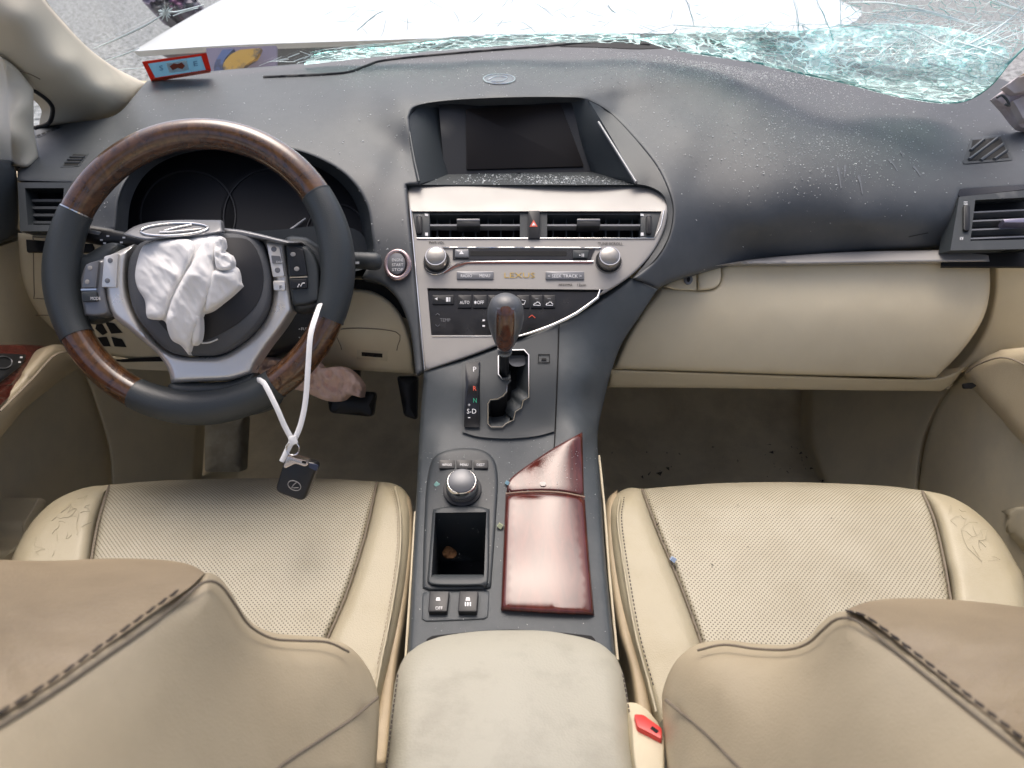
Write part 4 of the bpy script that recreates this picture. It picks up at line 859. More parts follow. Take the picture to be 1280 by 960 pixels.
# emblem flap
EP = Pl((160, 290, WP.d(160, 290, .045)), (275, 285, WP.d(275, 285, .045)), (220, 275, WP.d(220, 275, .028)))
fl_ = sheet('emblem_flap', [(154, 293, 1), (166, 284), (186, 278), (220, 275), (276, 275, 1), (278, 289, 1), (255, 294), (205, 298), (180, 299)], lambda x, y: EP.d(x, y), M['silverdk'], wheel, step=6, fil=3, fild=.004, thick=.008)
tube('emblem_ring', [EP.at(x, y, .001) for x, y in ell(218, 287, 42, 7.6, 44, R(-3))], .0016, M['chrome'], fl_, n=8, close=True)
tube('emblem_stroke', [EP.at(x, y, .001) for x, y in spline([(240, 281), (222, 284.5), (200, 290.3)], 4) + [(212, 290.2), (230, 288.8), (252, 286.5)]], .0015, M['chrome'], fl_, n=8)
# burst airbag cloth
def crumple(sx, sy, amp, seed, dirx=.7, diry=.7):
    def f(x, y):
        u = (x * dirx - y * diry) * sx; v = (x * diry + y * dirx) * sy
        a = noise.noise((u, v, seed)); b = noise.noise((u * 2.3, v * 2.1, seed + 5)); c = noise.noise((u * 5, v * 4.2, seed + 9))
        e = noise.noise((u * 9, v * 6, seed + 13))
        return -amp * ((1 - abs(a) * 2.2) * .9 + (1 - abs(b) * 2) * .45 + (1 - abs(c) * 2) * .12 + e * .06)
    return f
BAG = [(176, 312), (188, 303), (205, 299), (232, 298), (252, 293), (270, 292), (279, 300), (277, 312), (285, 316), (291, 330), (299, 338), (302, 357, 1), (286, 372), (266, 388), (250, 394, 1), (252, 412), (250, 428, 1), (240, 432), (236, 444, 1), (226, 432), (214, 424), (206, 402), (188, 399), (183, 394), (181, 376), (172, 360), (169, 342)]
BAGD = lambda x, y: WP.d(x, y, HB(x, y) + .016)
bag = sheet('burst_airbag', BAG, BAGD, M['cloth'], wheel, step=3, ostep=3, fil=10, fild=.014, thick=.012, disp=crumple(.02, .02, .004, 3.3), angle=0)
def fold(outline, off, fil, fild, amp, seed, tilt=(0, 0), sx=.042, sy=.017, dx=.8, dy=.6):
    cx = sum(p[0] for p in outline) / len(outline); cy = sum(p[1] for p in outline) / len(outline); cr_ = crumple(sx, sy, amp, seed, dx, dy)
    sheet('airbag_fold', outline, lambda x, y: WP.d(x, y, HB(x, y) + off) + tilt[0] * (x - cx) + tilt[1] * (y - cy), M['cloth'], bag, step=2.0, ostep=2.5, fil=fil, fild=fild, thick=.008, disp=cr_, angle=0)
fold([(177, 311), (192, 302), (215, 299), (238, 300), (243, 312), (236, 330), (226, 350), (214, 372), (206, 396), (190, 399), (183, 394), (182, 376), (172, 360), (169, 340)], .022, 9, .009, .0055, 1.7, (-.00004, 0))
fold([(262, 296), (271, 305), (268, 325), (268, 350), (260, 372), (252, 394), (244, 412), (236, 440, 1), (226, 430), (214, 424), (208, 402), (214, 378), (226, 352), (240, 328), (250, 308)], .027, 7, .009, .0050, 5.9, (.00015, 0))
fold([(268, 338), (280, 340), (293, 341), (302, 357, 1), (288, 370), (272, 382), (258, 388), (258, 370), (262, 350)], .023, 6, .009, .0036, 8.2, (.0002, .0001))
fold([(268, 300), (278, 296), (281, 308), (277, 316), (288, 318), (292, 330), (284, 338), (272, 336), (268, 322)], .026, 4, .008, .0038, 12.4, (.0003, 0), sx=.09, sy=.05)
fold([(240, 396), (250, 394), (252, 412), (249, 427), (240, 430)], .026, 4, .010, .002, 14.4, (.0003, 0))

# steering column, shroud and stalks
colm = thing('steering_column', 'black steering column shroud with stalks behind the wheel', 'steering column', P(330, 410, 1.05))
sheet('shroud', [(215, 395), (300, 388), (352, 380), (394, 372), (400, 400), (392, 428), (350, 442), (290, 450), (230, 440)], [(215, 395, 1.02), (394, 372, 1.03), (300, 388, .985), (300, 430, 1.0), (392, 428, 1.04), (230, 440, 1.03)], M['black'], colm, step=10, fil=10, fild=.02, thick=.06)
CS = Pl((350, 400, 1.0), (395, 400, 1.02), (370, 425, 1.01))
for s, y in (('▴RES', 411), ('▾SET', 422)): text('lettering', s, 381, y, 16, 3.6, CS, .012, M['white'], colm)
st1 = tube('light_stalk', [P(97, 290, .965), P(101, 290.5, .965), P(118, 293.5, .967), P(142, 298, .968), P(143, 298, .968), P(160, 301, .972), P(161, 301, .972), P(200, 309, .985)], [.007, .0110, .0118, .0120, .0106, .0104, .0088, .0070], M['black'], colm, n=18)
SP1 = Pl((110, 290, .954), (150, 296, .957), (130, 305, .957))
plate('stalk_end', [(105, 285.5), (127, 290), (124, 294), (104, 290)], SP1, .0, .002, M['silverdk'], st1, bevel=.0006)
for x, y in ((127, 300), (131, 304), (135, 295), (131, 309), (152, 303), (155, 297)): plate('icon', rect(x - 1.6, y - 1, x + 1.6, y + 1), SP1, .0, .0008, M['white'], st1)
st2 = tube('wiper_stalk', [P(418, 324, 1.0), P(440, 325, .985), P(462, 326.5, .98), P(470, 327, .98), P(475, 327.2, .981), P(477, 327.3, .982)], [.009, .0105, .0112, .0112, .009, .004], M['dark'], colm, n=18)
SP2 = Pl((440, 325, .972), (470, 325, .968), (450, 335, .972))
plate('icon', rect(444, 327, 449, 330), SP2, 0, .001, M['white'], st2)

# knee airbag
kb = sheet('knee_airbag', [(318, 455), (332, 446), (352, 449), (392, 452), (402, 460), (425, 458), (440, 466), (452, 482), (451, 497, 1), (436, 494), (424, 502), (404, 500), (378, 489), (350, 484), (325, 476)], [(320, 460, 1.06), (450, 480, 1.05), (390, 470, 1.03), (350, 485, 1.05), (430, 500, 1.06)], M['kneebag'], None, step=2.2, ostep=3, fil=6, fild=.012, thick=.03, disp=crumple(.085, .055, .010, 8.1, 1, .3), angle=0)
tag(kb, 'crumpled pink knee airbag hanging under the column beside the wheel rim', 'airbag')
# pedals and foot rest
bp = thing('brake_pedal', 'black pedal in the dark driver footwell under the pink airbag', 'pedal', P(450, 510, 1.32))
sheet('pedal_pad', roundp([(408, 488), (470, 490), (466, 521), (412, 516)], 6), lambda x, y: 1.30, M['black'], bp, step=8, fil=3, fild=.006, thick=.015, raw=True)
tube('pedal_arm', [P(440, 500, 1.31), P(445, 470, 1.36), P(448, 440, 1.42)], .008, M['black'], bp, n=8)
ap = thing('accelerator_pedal', 'black pedal beside the console at the edge of the driver footwell', 'pedal', P(512, 520, 1.32))
sheet('pedal_pad', roundp([(496, 470), (522, 470), (521, 525), (505, 520)], 4), lambda x, y: 1.33, M['black'], ap, step=8, fil=3, fild=.006, thick=.015, raw=True)
fr = sheet('foot_rest', roundp([(256, 520), (306, 520), (302, 590), (256, 590)], 5), lambda x, y: 1.44 - (y - 520) * .0006, M['mat_grey'], None, step=9, fil=4, fild=.008, thick=.03, raw=True)
tag(fr, 'grey carpeted foot rest in the driver footwell left of the key', 'foot rest')

# ------------------------------------------------------------------ key and cable tie hanging on the wheel
kd = .865
ztie = thing('cable_tie', 'white nylon cable tie looped round the steering wheel rim holding the key', 'cable tie', P(362, 560, kd))
loop = spline([(326, 477, .900), (322, 474, .880), (333, 482, .862), (345, 508, .860), (358, 535, .862), (366, 550, .864), (372, 538, .864), (380, 515, .862), (384, 480, .860), (386, 440, .862), (391, 410, .868), (398, 388, .885), (401, 380, .905)], .9, 3)
lp = []
for a, b in zip(loop, loop[1:]):
    pass
pts3 = [P(*p) for p in spline([(326, 477, .905), (322, 475, .884), (330, 479, .866), (345, 508, .860), (356, 533, .861), (366, 551, .863)], 6, 3)]
tube('strap', pts3, .0031, M['zip'], ztie, n=8, flat=.3, nrm=-FWD)
pts3 = [P(*p) for p in spline([(359, 560, .862), (368, 549, .860), (376, 530, .860), (382, 500, .860), (385, 460, .860), (388, 420, .864), (395, 394, .878), (400, 380, .905)], 6, 3)]
tube('strap', pts3, .0031, M['zip'], ztie, n=8, flat=.3, nrm=-FWD)
tube('tail', [P(366, 549, .858), P(358, 565, .857), P(352, 577, .857)], [.0034, .0032, .0028], M['zip'], ztie, n=8, flat=.4, nrm=-FWD)
KP = Pl((350, 590, kd), (390, 590, kd - .002), (370, 620, kd + .004))
plate('head', roundp([(361, 546), (370, 544), (373, 554), (364, 557)], 1.5), Pl((350, 560, .855), (390, 560, .855), (370, 590, .855)), 0, .005, M['zip'], ztie, bevel=.001)
key = thing('key_fob', 'black car key fob hanging from the white cable tie over the driver seat', 'key', KP.at(372, 625))
kb_ = plate('key_body', roundp([(358, 571), (400, 578), (382, 626), (345, 613)], 9, 6), KP, -.006, .006, M['fob'], key, bevel=.003, seg=3)
plate('key_cap', roundp([(362, 567.5), (385, 574), (389, 578), (384, 581), (372, 577), (360, 583), (357, 581)], 2.5), KP, -.005, .0078, mat('satin_nickel', (.62, .55, .50), .25, 1.0), key, bevel=.001)
plate('key_slot', roundp([(381, 573), (386, 574.5), (385, 577.5), (380, 576)], 1), KP, .0078, .0083, M['hole'], key)
plate('blue_edge', roundp([(389, 577), (400, 580), (398, 587), (388, 582)], 2), KP, .004, .0066, mat('navy_edge', (.035, .045, .085), .3), key)
tube('split_ring', [KP.at(x, y, .004) for x, y in ell(366, 561, 8, 8, 24)], .0009, M['chrome'], key, n=6, close=True)
em_ = tube('emblem', [KP.at(x, y, .0064) for x, y in ell(368, 607, 8.4, 5.6, 30, R(24))], .0006, M['silver'], kb_, n=6, close=True)
tube('emblem_stroke', [KP.at(x, y, .0064) for x, y in [(371, 602.5), (367, 606), (364.5, 609.4), (368, 610), (373, 609.6)]], .0006, M['silver'], kb_, n=6)
for i, (s, y) in enumerate((('HYQ14', 583), ('IC:1551', 586.2), ('CAN-310', 589.4))):
    pass

# ------------------------------------------------------------------ seats
CUS = [(0, 600, 1.025), (640, 600, 1.025), (0, 612, .988), (640, 612, .988), (0, 640, .942), (640, 640, .942), (0, 700, .886), (640, 700, .886), (0, 800, .812), (640, 800, .812), (0, 920, .738), (640, 920, .738), (1280, 600, 1.025), (1280, 612, .988), (1280, 640, .942), (1280, 700, .886), (1280, 800, .812), (1280, 920, .738)]
ys_ = [596, 600, 606, 612, 625, 640, 670, 700, 750, 800, 860, 920, 1000]; ds_ = [1.06, 1.03, 1.003, .985, .961, .942, .913, .886, .848, .812, .773, .738, .695]
def cushd(x, y): return float(np.interp(y, ys_, ds_))
def seatd(off=0.0, cy=0): return lambda x, y: cushd(x, y - cy) - off
dseat = thing('driver_seat', 'cream leather driver seat with perforated cushion left of the console', 'car seat', (-.38, .45, .2))
pseat = thing('passenger_seat', 'cream leather passenger seat with perforated cushion right of the console', 'car seat', (.38, .45, .2))
DN = (0, .05, -1)
def puff(x0, x1, amp): return lambda x, y: -amp * math.sin(math.pi * min(1, max(0, (x - x0(y)) / max(1.0, x1(y) - x0(y)))))
ins = sheet('cushion_insert', [(136, 606, 1), (200, 601), (300, 598), (400, 598), (471, 602, 1), (456, 670), (432, 745), (402, 815), (380, 900, 1), (100, 900, 1), (108, 760), (114, 700), (123, 650)], seatd(0), M['perf'], dseat, step=9, fil=9, fild=.010, thick=.05, back=DN)
lb = sheet('side_bolster', [(137, 606, 1), (105, 610), (68, 626), (38, 655), (18, 690), (5, 730), (-10, 800), (-14, 900, 1), (99, 900, 1), (107, 760), (113, 700), (122, 650)], seatd(.014), M['leather'], dseat, step=9, fil=18, fild=.030, thick=.14, back=DN)
rb = sheet('side_bolster', [(472, 602, 1), (490, 604), (505, 612), (513, 630), (515, 670), (508, 740), (492, 820), (472, 900, 1), (381, 900, 1), (403, 815), (433, 745), (457, 670)], seatd(.016, 2), M['leather'], dseat, step=8, fil=16, fild=.030, thick=.05, back=DN)
sheet('cushion_side', [(500, 611, 1), (512, 622), (517, 650), (516, 700), (508, 770), (497, 840), (486, 960, 1), (462, 960, 1), (472, 860), (488, 780), (499, 700), (502, 650)], seatd(.004, 2), M['side'], dseat, step=8, fil=7, fild=.02, thick=.16, back=DN)
def cline(pts, off): return [P(x, y, cushd(x, y) - off) for x, y in spline(pts, 5)]
tube('piping', cline([(494, 609), (500, 640), (500, 690), (490, 760), (476, 830), (468, 870)], .020), .0016, M['leather'], rb, n=6)
stitches('stitching', cline([(490, 612), (496, 640), (496, 690), (486, 760), (472, 830)], .022), M['thread2'], rb, L=.003, gap=.005, r=.0005)
stitches('stitching', cline([(138, 609), (124, 650), (115, 700), (109, 760)], .0115), M['thread2'], lb, L=.003, gap=.005, r=.0006)
tube('seam', cline([(471, 603), (456, 670), (432, 745), (402, 815)], .0008), .0015, M['seam'], ins, n=6)
tube('seam', cline([(136, 607), (123, 650), (114, 700), (108, 760)], .0012), .0014, M['seam'], ins, n=6)
# creases worn into the bolsters
def creases(par, poly_, n, off, seed, keep=.24):
    """fine connected craquelure worn into the leather"""
    rnd = random.Random(seed); xs = [p[0] for p in poly_]; ys = [p[1] for p in poly_]; pts = []
    while len(pts) < n:
        q = (rnd.uniform(min(xs), max(xs)), rnd.uniform(min(ys), max(ys)))
        if inside(poly_, np.array([q[0]]), np.array([q[1]]))[0] and all(math.dist(q, p) > 5 for p in pts): pts.append(q)
    v2, e2, *_ = delaunay_2d_cdt([Vector(p) for p in pts], [], [], 0, 1e-4)
    vs_, fs_ = [], []
    for a, b in e2:
        A, B = v2[a], v2[b]
        if (A - B).length > 26 or rnd.random() > keep: continue
        mid = (A + B) / 2 + Vector((rnd.uniform(-2, 2), rnd.uniform(-2, 2)))
        p3 = [P(px, py, cushd(px, py) - off) for px, py in spline([tuple(A), tuple(mid), tuple(B)], 3)]; w_ = rnd.uniform(.00015, .0004); b0 = len(vs_)
        for i, p in enumerate(p3):
            t = (p3[min(i + 1, len(p3) - 1)] - p3[max(0, i - 1)]).normalized(); s = t.cross((CAM - p).normalized()) * w_
            vs_ += [p - s, p + (CAM - p).normalized() * .0002, p + s]
        for i in range(len(p3) - 1):
            q = b0 + i * 3; fs_ += [(q, q + 1, q + 4, q + 3), (q + 1, q + 2, q + 5, q + 4)]
    o = mesh('crease', vs_, fs_, M['crease'], par, angle=0); o['kind'] = 'stuff'
M['crease'] = mat('worn_leather_crease', (.37, .325, .225), .7)
creases(lb, [(110, 618), (75, 632), (48, 662), (30, 700), (60, 700), (92, 672), (116, 655)], 44, .0150, 4)

pin = sheet('cushion_insert', [(803, 611, 1), (900, 604), (1000, 603), (1100, 607), (1153, 613, 1), (1168, 650), (1180, 700), (1189, 752), (1195, 900, 1), (905, 900, 1), (880, 812), (850, 730), (824, 668)], seatd(0, 3), M['perf'], pseat, step=9, fil=9, fild=.010, thick=.05, back=DN)
plb = sheet('side_bolster', [(802, 611, 1), (785, 610), (768, 620), (760, 640), (763, 690), (775, 760), (795, 830), (820, 910, 1), (904, 910, 1), (879, 812), (849, 730), (823, 668)], seatd(.016, 3), M['leather'], pseat, step=8, fil=16, fild=.030, thick=.05, back=DN)
prb = sheet('side_bolster', [(1154, 613, 1), (1185, 620), (1215, 636), (1245, 664), (1268, 700), (1285, 745), (1300, 900, 1), (1196, 900, 1), (1190, 752), (1181, 700), (1169, 650)], seatd(.014, 3), M['leather'], pseat, step=9, fil=18, fild=.030, thick=.14, back=DN)
sheet('cushion_side', [(772, 612, 1), (759, 625), (755, 660), (760, 720), (772, 790), (788, 850), (800, 960, 1), (826, 960, 1), (812, 860), (794, 790), (779, 710), (772, 655)], seatd(.004, 3), M['side'], pseat, step=8, fil=7, fild=.02, thick=.16, back=DN)
tube('piping', [P(x, y, cushd(x, y - 3) - .020) for x, y in spline([(775, 622), (772, 650), (780, 710), (794, 790), (812, 858), (820, 890)], 5)], .0016, M['leather'], plb, n=6)
stitches('stitching', [P(x, y, cushd(x, y - 3) - .022) for x, y in spline([(780, 622), (777, 650), (785, 710), (799, 790), (817, 858)], 5)], M['thread'], plb, L=.003, gap=.005, r=.0006)
tube('seam', [P(x, y, cushd(x, y - 3) - .0008) for x, y in spline([(803, 612), (824, 668), (850, 730), (880, 812)], 5)], .0016, M['seam'], pin, n=6)
tube('seam', [P(x, y, cushd(x, y - 3) - .0010) for x, y in spline([(1153, 614), (1168, 650), (1180, 700), (1189, 752)], 5)], .0015, M['seam'], pin, n=6)
creases(prb, [(1180, 628), (1212, 640), (1240, 668), (1258, 700), (1230, 705), (1202, 680), (1186, 655)], 36, .0130, 9)

# backrests: inner flank, shoulder leather, seam and stitches
def sm_(t): t = min(1.0, max(0.0, t)); return t * t * (3 - 2 * t)
def backrest(par, flank, band, dctl, stitchline, piping, lowseam, mirror):
    D = Tps(dctl, 1e-4)
    sl = sorted(stitchline); edge_y = lambda x: float(np.interp(x, [p[0] for p in sl], [p[1] for p in sl])) - 12
    fk = sheet('backrest', flank, D, M['leather2'], par, step=7, fil=34, fild=.055, thick=.10, back=lambda x, y: ray(x, y).normalized() * .07 + Vector((.035 if mirror else -.035, 0, -.02)), filfun=lambda x, y: .12 + .88 * (sm_((1120 - x) / 70.0) if mirror else sm_((x - 195) / 70.0)))
    fk['label'] = 'backrest flank seen from behind'
    bd = sheet('shoulder_panel', band[0], Tps(band[1], 1e-4), M['leather3'], fk, step=9, fil=30, fild=.05, thick=.05, back=lambda x, y: ray(x, y).normalized() * .05, filfun=lambda x, y: sm_((edge_y(x) - y) / 25.0), disp=lambda x, y: .0035 * noise.noise((x * .012, y * .035, 3)) + .0016 * noise.noise((x * .05, y * .09, 8)))
    tube('seam', [P(x, y, D(x, y) + (.0004 if x < 200 or x > 1100 else .0012)) for x, y in spline(piping, 8)], .0009, M['seam'], fk, n=8)
    tube('seam', [P(x, y, D(x, y) + .0006) for x, y in spline(lowseam, 8)], .0013, M['seam'], fk, n=6)
    ln = spline(stitchline, 3); tot = 0; pts = []
    acc = 0; p3 = [P(x, y, D(x, y) - .001) for x, y in ln]
    gap = .0105; nxt = 0
    src = None
    for a, b in zip(p3, p3[1:]):
        seg = (b - a).length
        while nxt < acc + seg:
            p = a.lerp(b, (nxt - acc) / seg); t = (b - a).normalized(); n = (CAM - p).normalized(); s = t.cross(n).normalized()
            q = [p - t * .0042 - n * .0004, p - t * .0018 + n * .0007 + s * .0003, p + t * .0018 + n * .0007, p + t * .0042 - n * .0004]
            tube('stitch', q, [.0004, .0008, .0008, .0004], M['thread'], fk, n=6)
            nxt += gap
        acc += seg
    return D
fl1 = [(-150, 985, 1), (-25, 908), (60, 857), (130, 808), (190, 766), (236, 731), (256, 716), (274, 722), (290, 742), (304, 766), (320, 782), (342, 791), (370, 794), (405, 797), (436, 808), (458, 832), (471, 862), (474, 895), (468, 990, 1), (-25, 1020), (-150, 1075, 1)]
d1 = [(-150, 985, .240), (-150, 1075, .205), (-25, 908, .285), (60, 857, .325), (130, 808, .365), (190, 766, .402), (236, 733, .436), (262, 722, .455), (300, 758, .485), (340, 790, .525), (405, 797, .56), (458, 832, .585), (474, 895, .575), (468, 990, .525), (300, 990, .40), (-25, 990, .26), (200, 860, .375), (330, 860, .475), (400, 860, .525), (270, 790, .445), (100, 920, .315)]
b1_ = ([(-330, 728, 1), (-150, 706), (-25, 700), (60, 701), (140, 698), (205, 700), (238, 706), (256, 716, 1), (246, 726), (236, 735), (190, 767), (130, 809), (60, 858), (-25, 909), (-150, 986), (-330, 1090, 1)], [(-330, 728, .46), (-150, 706, .49), (-330, 800, .35), (-330, 900, .265), (-330, 1090, .195), (-150, 986, .242), (-150, 800, .352), (-25, 700, .50), (60, 701, .515), (140, 698, .525), (205, 700, .52), (248, 709, .495), (268, 722, .462), (236, 734, .438), (190, 767, .404), (130, 809, .367), (60, 858, .327), (-25, 909, .287), (-25, 740, .43), (60, 745, .435), (140, 735, .452), (200, 725, .462), (-25, 800, .355), (60, 800, .372), (120, 775, .395)])
backrest(dseat, fl1, b1_, d1, [(-20, 902), (60, 853), (130, 804), (190, 761), (228, 734)], [(-20, 920), (60, 870), (130, 822), (190, 780), (236, 742), (258, 727), (276, 732), (294, 756), (312, 782), (340, 798), (375, 801), (410, 803), (436, 815)], [(320, 985), (355, 955), (400, 925), (440, 898), (472, 872)], False)
fl2 = [(1430, 1045, 1), (1305, 948), (1250, 906), (1190, 858), (1140, 818), (1100, 786), (1070, 766), (1045, 766), (1025, 780), (1010, 797), (985, 806), (940, 804), (905, 800), (870, 806), (845, 826), (830, 858), (828, 890), (836, 990, 1), (1305, 1040), (1430, 1110, 1)]
d2 = [(1430, 1045, .245), (1430, 1110, .215), (1305, 948, .30), (1250, 906, .335), (1190, 858, .375), (1140, 818, .41), (1100, 786, .44), (1060, 764, .47), (1020, 785, .505), (985, 806, .535), (905, 800, .57), (845, 826, .588), (828, 890, .575), (836, 990, .525), (1000, 990, .42), (1305, 990, .28), (1080, 870, .41), (980, 860, .49), (900, 860, .53), (1030, 820, .475), (1180, 930, .345)]
b2_ = ([(1610, 790, 1), (1430, 772), (1305, 762), (1240, 754), (1180, 749), (1120, 748), (1085, 752), (1058, 762, 1), (1072, 766), (1102, 787), (1142, 819), (1192, 859), (1252, 907), (1305, 949), (1430, 1046), (1610, 1180, 1)], [(1610, 790, .44), (1430, 772, .47), (1610, 880, .34), (1610, 980, .265), (1610, 1180, .19), (1430, 1046, .247), (1430, 860, .35), (1305, 762, .48), (1240, 754, .505), (1180, 749, .515), (1120, 748, .51), (1085, 752, .492), (1058, 762, .474), (1102, 787, .442), (1142, 819, .412), (1192, 859, .377), (1252, 907, .337), (1305, 949, .302), (1305, 800, .42), (1240, 795, .43), (1180, 785, .445), (1130, 775, .455), (1305, 860, .36), (1240, 845, .385)])
backrest(pseat, fl2, b2_, d2, [(1062, 764), (1082, 770), (1108, 788), (1146, 817), (1196, 857), (1256, 905), (1305, 944)], [(1300, 958), (1245, 915), (1185, 867), (1133, 825), (1095, 795), (1068, 775), (1046, 774), (1028, 788), (1010, 804), (985, 812), (945, 811), (905, 806), (872, 813)], [(960, 988), (925, 960), (880, 915), (832, 875)], True)

# belt buckle
bk = thing('seat_belt_buckle', 'cream seat belt buckle with red release button beside the passenger seat', 'buckle', P(810, 940, .60))
BK = Pl((790, 900, .628), (830, 910, .620), (810, 950, .590))
sheet('housing', [(789, 897, 1), (803, 898), (818, 908), (831, 924, 1), (831, 985, 1), (797, 985, 1), (791, 940)], lambda x, y: BK.d(x, y), M['beige'], bk, step=7, fil=3, fild=.006, thick=.03)
plate('release_button', roundp([(792, 898), (804, 899), (827, 916), (827, 930), (812, 922), (796, 914)], 3), BK, -.002, .005, M['redp'], bk, bevel=.0015)
plate('latch_slot', roundp([(815, 914), (823, 920), (820, 923), (812, 917)], 1), BK, .005, .0054, M['hole'], bk)

# ------------------------------------------------------------------ doors
def xd(X, px): return abs(X * FPX / (px - 640.0))
dd = thing('driver_door', 'cream driver door panel with dark upper trim and wood switch panel', 'car door', (-.72, 1.0, .3))
sheet('upper_trim', [(-220, 185, 1), (0, 199), (15, 205), (22, 225), (22, 285), (12, 300), (-220, 385, 1)], lambda x, y: xd(.70, x), M['dark'], dd, step=9, fil=4, fild=.02, thick=.05, back=(-1, 0, 0))
sheet('door_panel', [(-220, 350, 1), (0, 308), (24, 291, 1), (28, 340), (40, 372), (62, 402), (95, 430), (120, 470), (140, 540), (148, 602), (120, 650), (60, 720), (0, 800), (-220, 1010, 1)], lambda x, y: xd(.72 - .00004 * max(0, y - 420), x), M['beigedk'], dd, step=11, thick=.05, back=(-1, 0, 0))
sheet('armrest', [(-220, 690, 1), (-2, 497), (30, 462), (58, 434), (78, 431), (96, 438), (102, 455), (70, 480), (30, 512), (0, 548), (-220, 810, 1)], lambda x, y: xd(.625, x) + .0, M['leather2'], dd, step=9, fil=14, fild=.03, thick=.10, back=(-1, 0, -.3))
tube('piping', [P(x, y, xd(.62, x) - .002) for x, y in spline([(98, 441), (82, 440), (66, 446), (40, 474), (0, 514)], 6)], .0016, M['thread2'], dd, n=6)
WPn = Pl((0, 440, xd(.66, 0)), (56, 433, xd(.66, 56)), (0, 490, xd(.628, 0)))
sheet('wood_switch_panel', [(-220, 434, 1), (0, 431), (40, 431), (59, 433, 1), (30, 461), (-2, 496), (-220, 690, 1)], lambda x, y: WPn.d(x, y), M['woodred'], dd, step=9, fil=2, fild=.003, thick=.02)
wsw = plate('mirror_switch', roundp([(-20, 443), (31, 445), (25, 458), (0, 478), (-20, 490)], 3), WPn, .001, .004, M['black'], dd, bevel=.001)
tube('dial', [WPn.at(x, y, .005) for x, y in ell(4, 453, 11, 7.5, 24)], .0008, M['silverdk'], wsw, n=6, close=True); plate('icon', rect(22, 448, 25, 450), WPn, .004, .0045, M['white'], wsw); plate('icon', rect(20, 454, 23, 456), WPn, .004, .0045, M['white'], wsw)
sheet('door_pocket', [(-220, 700, 1), (0, 690), (30, 650), (48, 622), (55, 624), (57, 634), (40, 668), (10, 710), (-220, 960, 1)], lambda x, y: xd(.655, x), M['beigedk'], dd, step=9, fil=4, fild=.012, thick=.05, back=(-1, 0, 0))
sheet('pocket_shadow', [(-220, 640, 1), (0, 634), (40, 626), (30, 650), (0, 688), (-220, 715, 1)], lambda x, y: xd(.71, x), mat('pocket_shade', (.16, .14, .105), .8), dd, step=9, thick=.01, back=(-1, 0, 0))  # dark sheet stands in for the shade inside the pocket
pd = thing('passenger_door', 'cream passenger door panel with padded armrest at the right edge', 'car door', (.72, 1.0, .3))
sheet('door_panel', [(1500, 415, 1), (1280, 440), (1215, 462), (1188, 487), (1170, 515), (1156, 560), (1148, 613, 1), (1185, 640), (1240, 690), (1285, 740), (1500, 1010, 1)], lambda x, y: xd(.70 - .00005 * (y - 440), x), M['beigedk'], pd, step=10, fil=5, fild=.01, thick=.06, back=(1, 0, 0))
sheet('armrest', [(1500, 413, 1), (1280, 434), (1245, 440), (1214, 456), (1205, 470), (1222, 492), (1250, 522), (1290, 566), (1500, 770, 1)], lambda x, y: xd(.655, x), M['leather2'], pd, step=9, fil=16, fild=.035, thick=.09, back=(1, 0, -.2))
tube('seam', [P(x, y, xd(.652, x)) for x, y in spline([(1208, 466), (1222, 456), (1250, 447), (1275, 453), (1300, 470)], 6)], .0012, M['seam'], pd, n=6)
plate('trim_clip', roundp([(1202, 480), (1212, 478), (1218, 482), (1212, 486), (1203, 486)], 2), Pl((1200, 480, 1.09), (1220, 480, 1.09), (1210, 490, 1.09)), 0, .006, M['hole'], pd)
sheet('door_pocket', [(1257, 664, 1), (1260, 645), (1270, 634), (1500, 622, 1), (1500, 940, 1), (1280, 690)], lambda x, y: xd(.675, x), M['beigedk'], pd, step=9, fil=4, fild=.012, thick=.05, back=(1, 0, 0))
# kick panels in the footwells
k1 = sheet('kick_panel', [(95, 440, 1), (200, 455), (250, 470, 1), (246, 540), (242, 612, 1), (140, 612, 1), (136, 560), (118, 500)], [(95, 440, 1.25), (250, 470, 1.50), (242, 612, 1.50), (140, 612, 1.33), (118, 500, 1.29)], M['beigedk'], None, step=10, fil=4, fild=.01, thick=.04)
tag(k1, 'shadowed beige kick panel in the driver footwell below the wood rim', 'trim panel')
k2 = sheet('kick_panel', [(1012, 476, 1), (1100, 480), (1192, 480, 1), (1170, 520), (1155, 560), (1148, 620, 1), (1040, 620, 1), (1022, 585), (1010, 540)], [(1012, 480, 1.62), (1192, 480, 1.25), (1148, 620, 1.30), (1040, 620, 1.47), (1008, 540, 1.57), (1090, 545, 1.43)], M['beigedk'], None, step=10, fil=8, fild=.03, thick=.04)
tag(k2, 'rounded beige kick panel in the passenger footwell under the glovebox', 'trim panel')

# ------------------------------------------------------------------ pillars
PIL = Tps([(-60, -40, .93), (0, 0, 1.00), (30, 20, 1.03), (90, 78, 1.15), (135, 112, 1.26), (60, 4, 1.13), (80, 30, 1.18), (112, 62, 1.27), (150, 90, 1.37), (184, 105, 1.43), (0, 62, 1.06), (40, 95, 1.12), (80, 132, 1.22), (110, 148, 1.29), (160, 130, 1.35), (55, 155, 1.22), (45, 125, 1.17)], 1e-4)
lp_ = sheet('windscreen_pillar', [(-80, -60, 1), (10, -60, 1), (53, -5), (76, 24), (106, 56), (140, 82), (168, 97), (184, 105, 1), (176, 112), (166, 125), (152, 139), (135, 148), (100, 153), (62, 157, 1), (64, 146), (66, 137), (62, 128), (52, 119), (42, 112, 1), (30, 92), (-2, 66), (-80, 8, 1)], PIL, M['pillar'], None, step=8, fil=5, fild=.012, thick=.03, back=(-1, .5, -.2))
tag(lp_, 'cream left windscreen pillar trim beside the small quarter window', 'pillar')
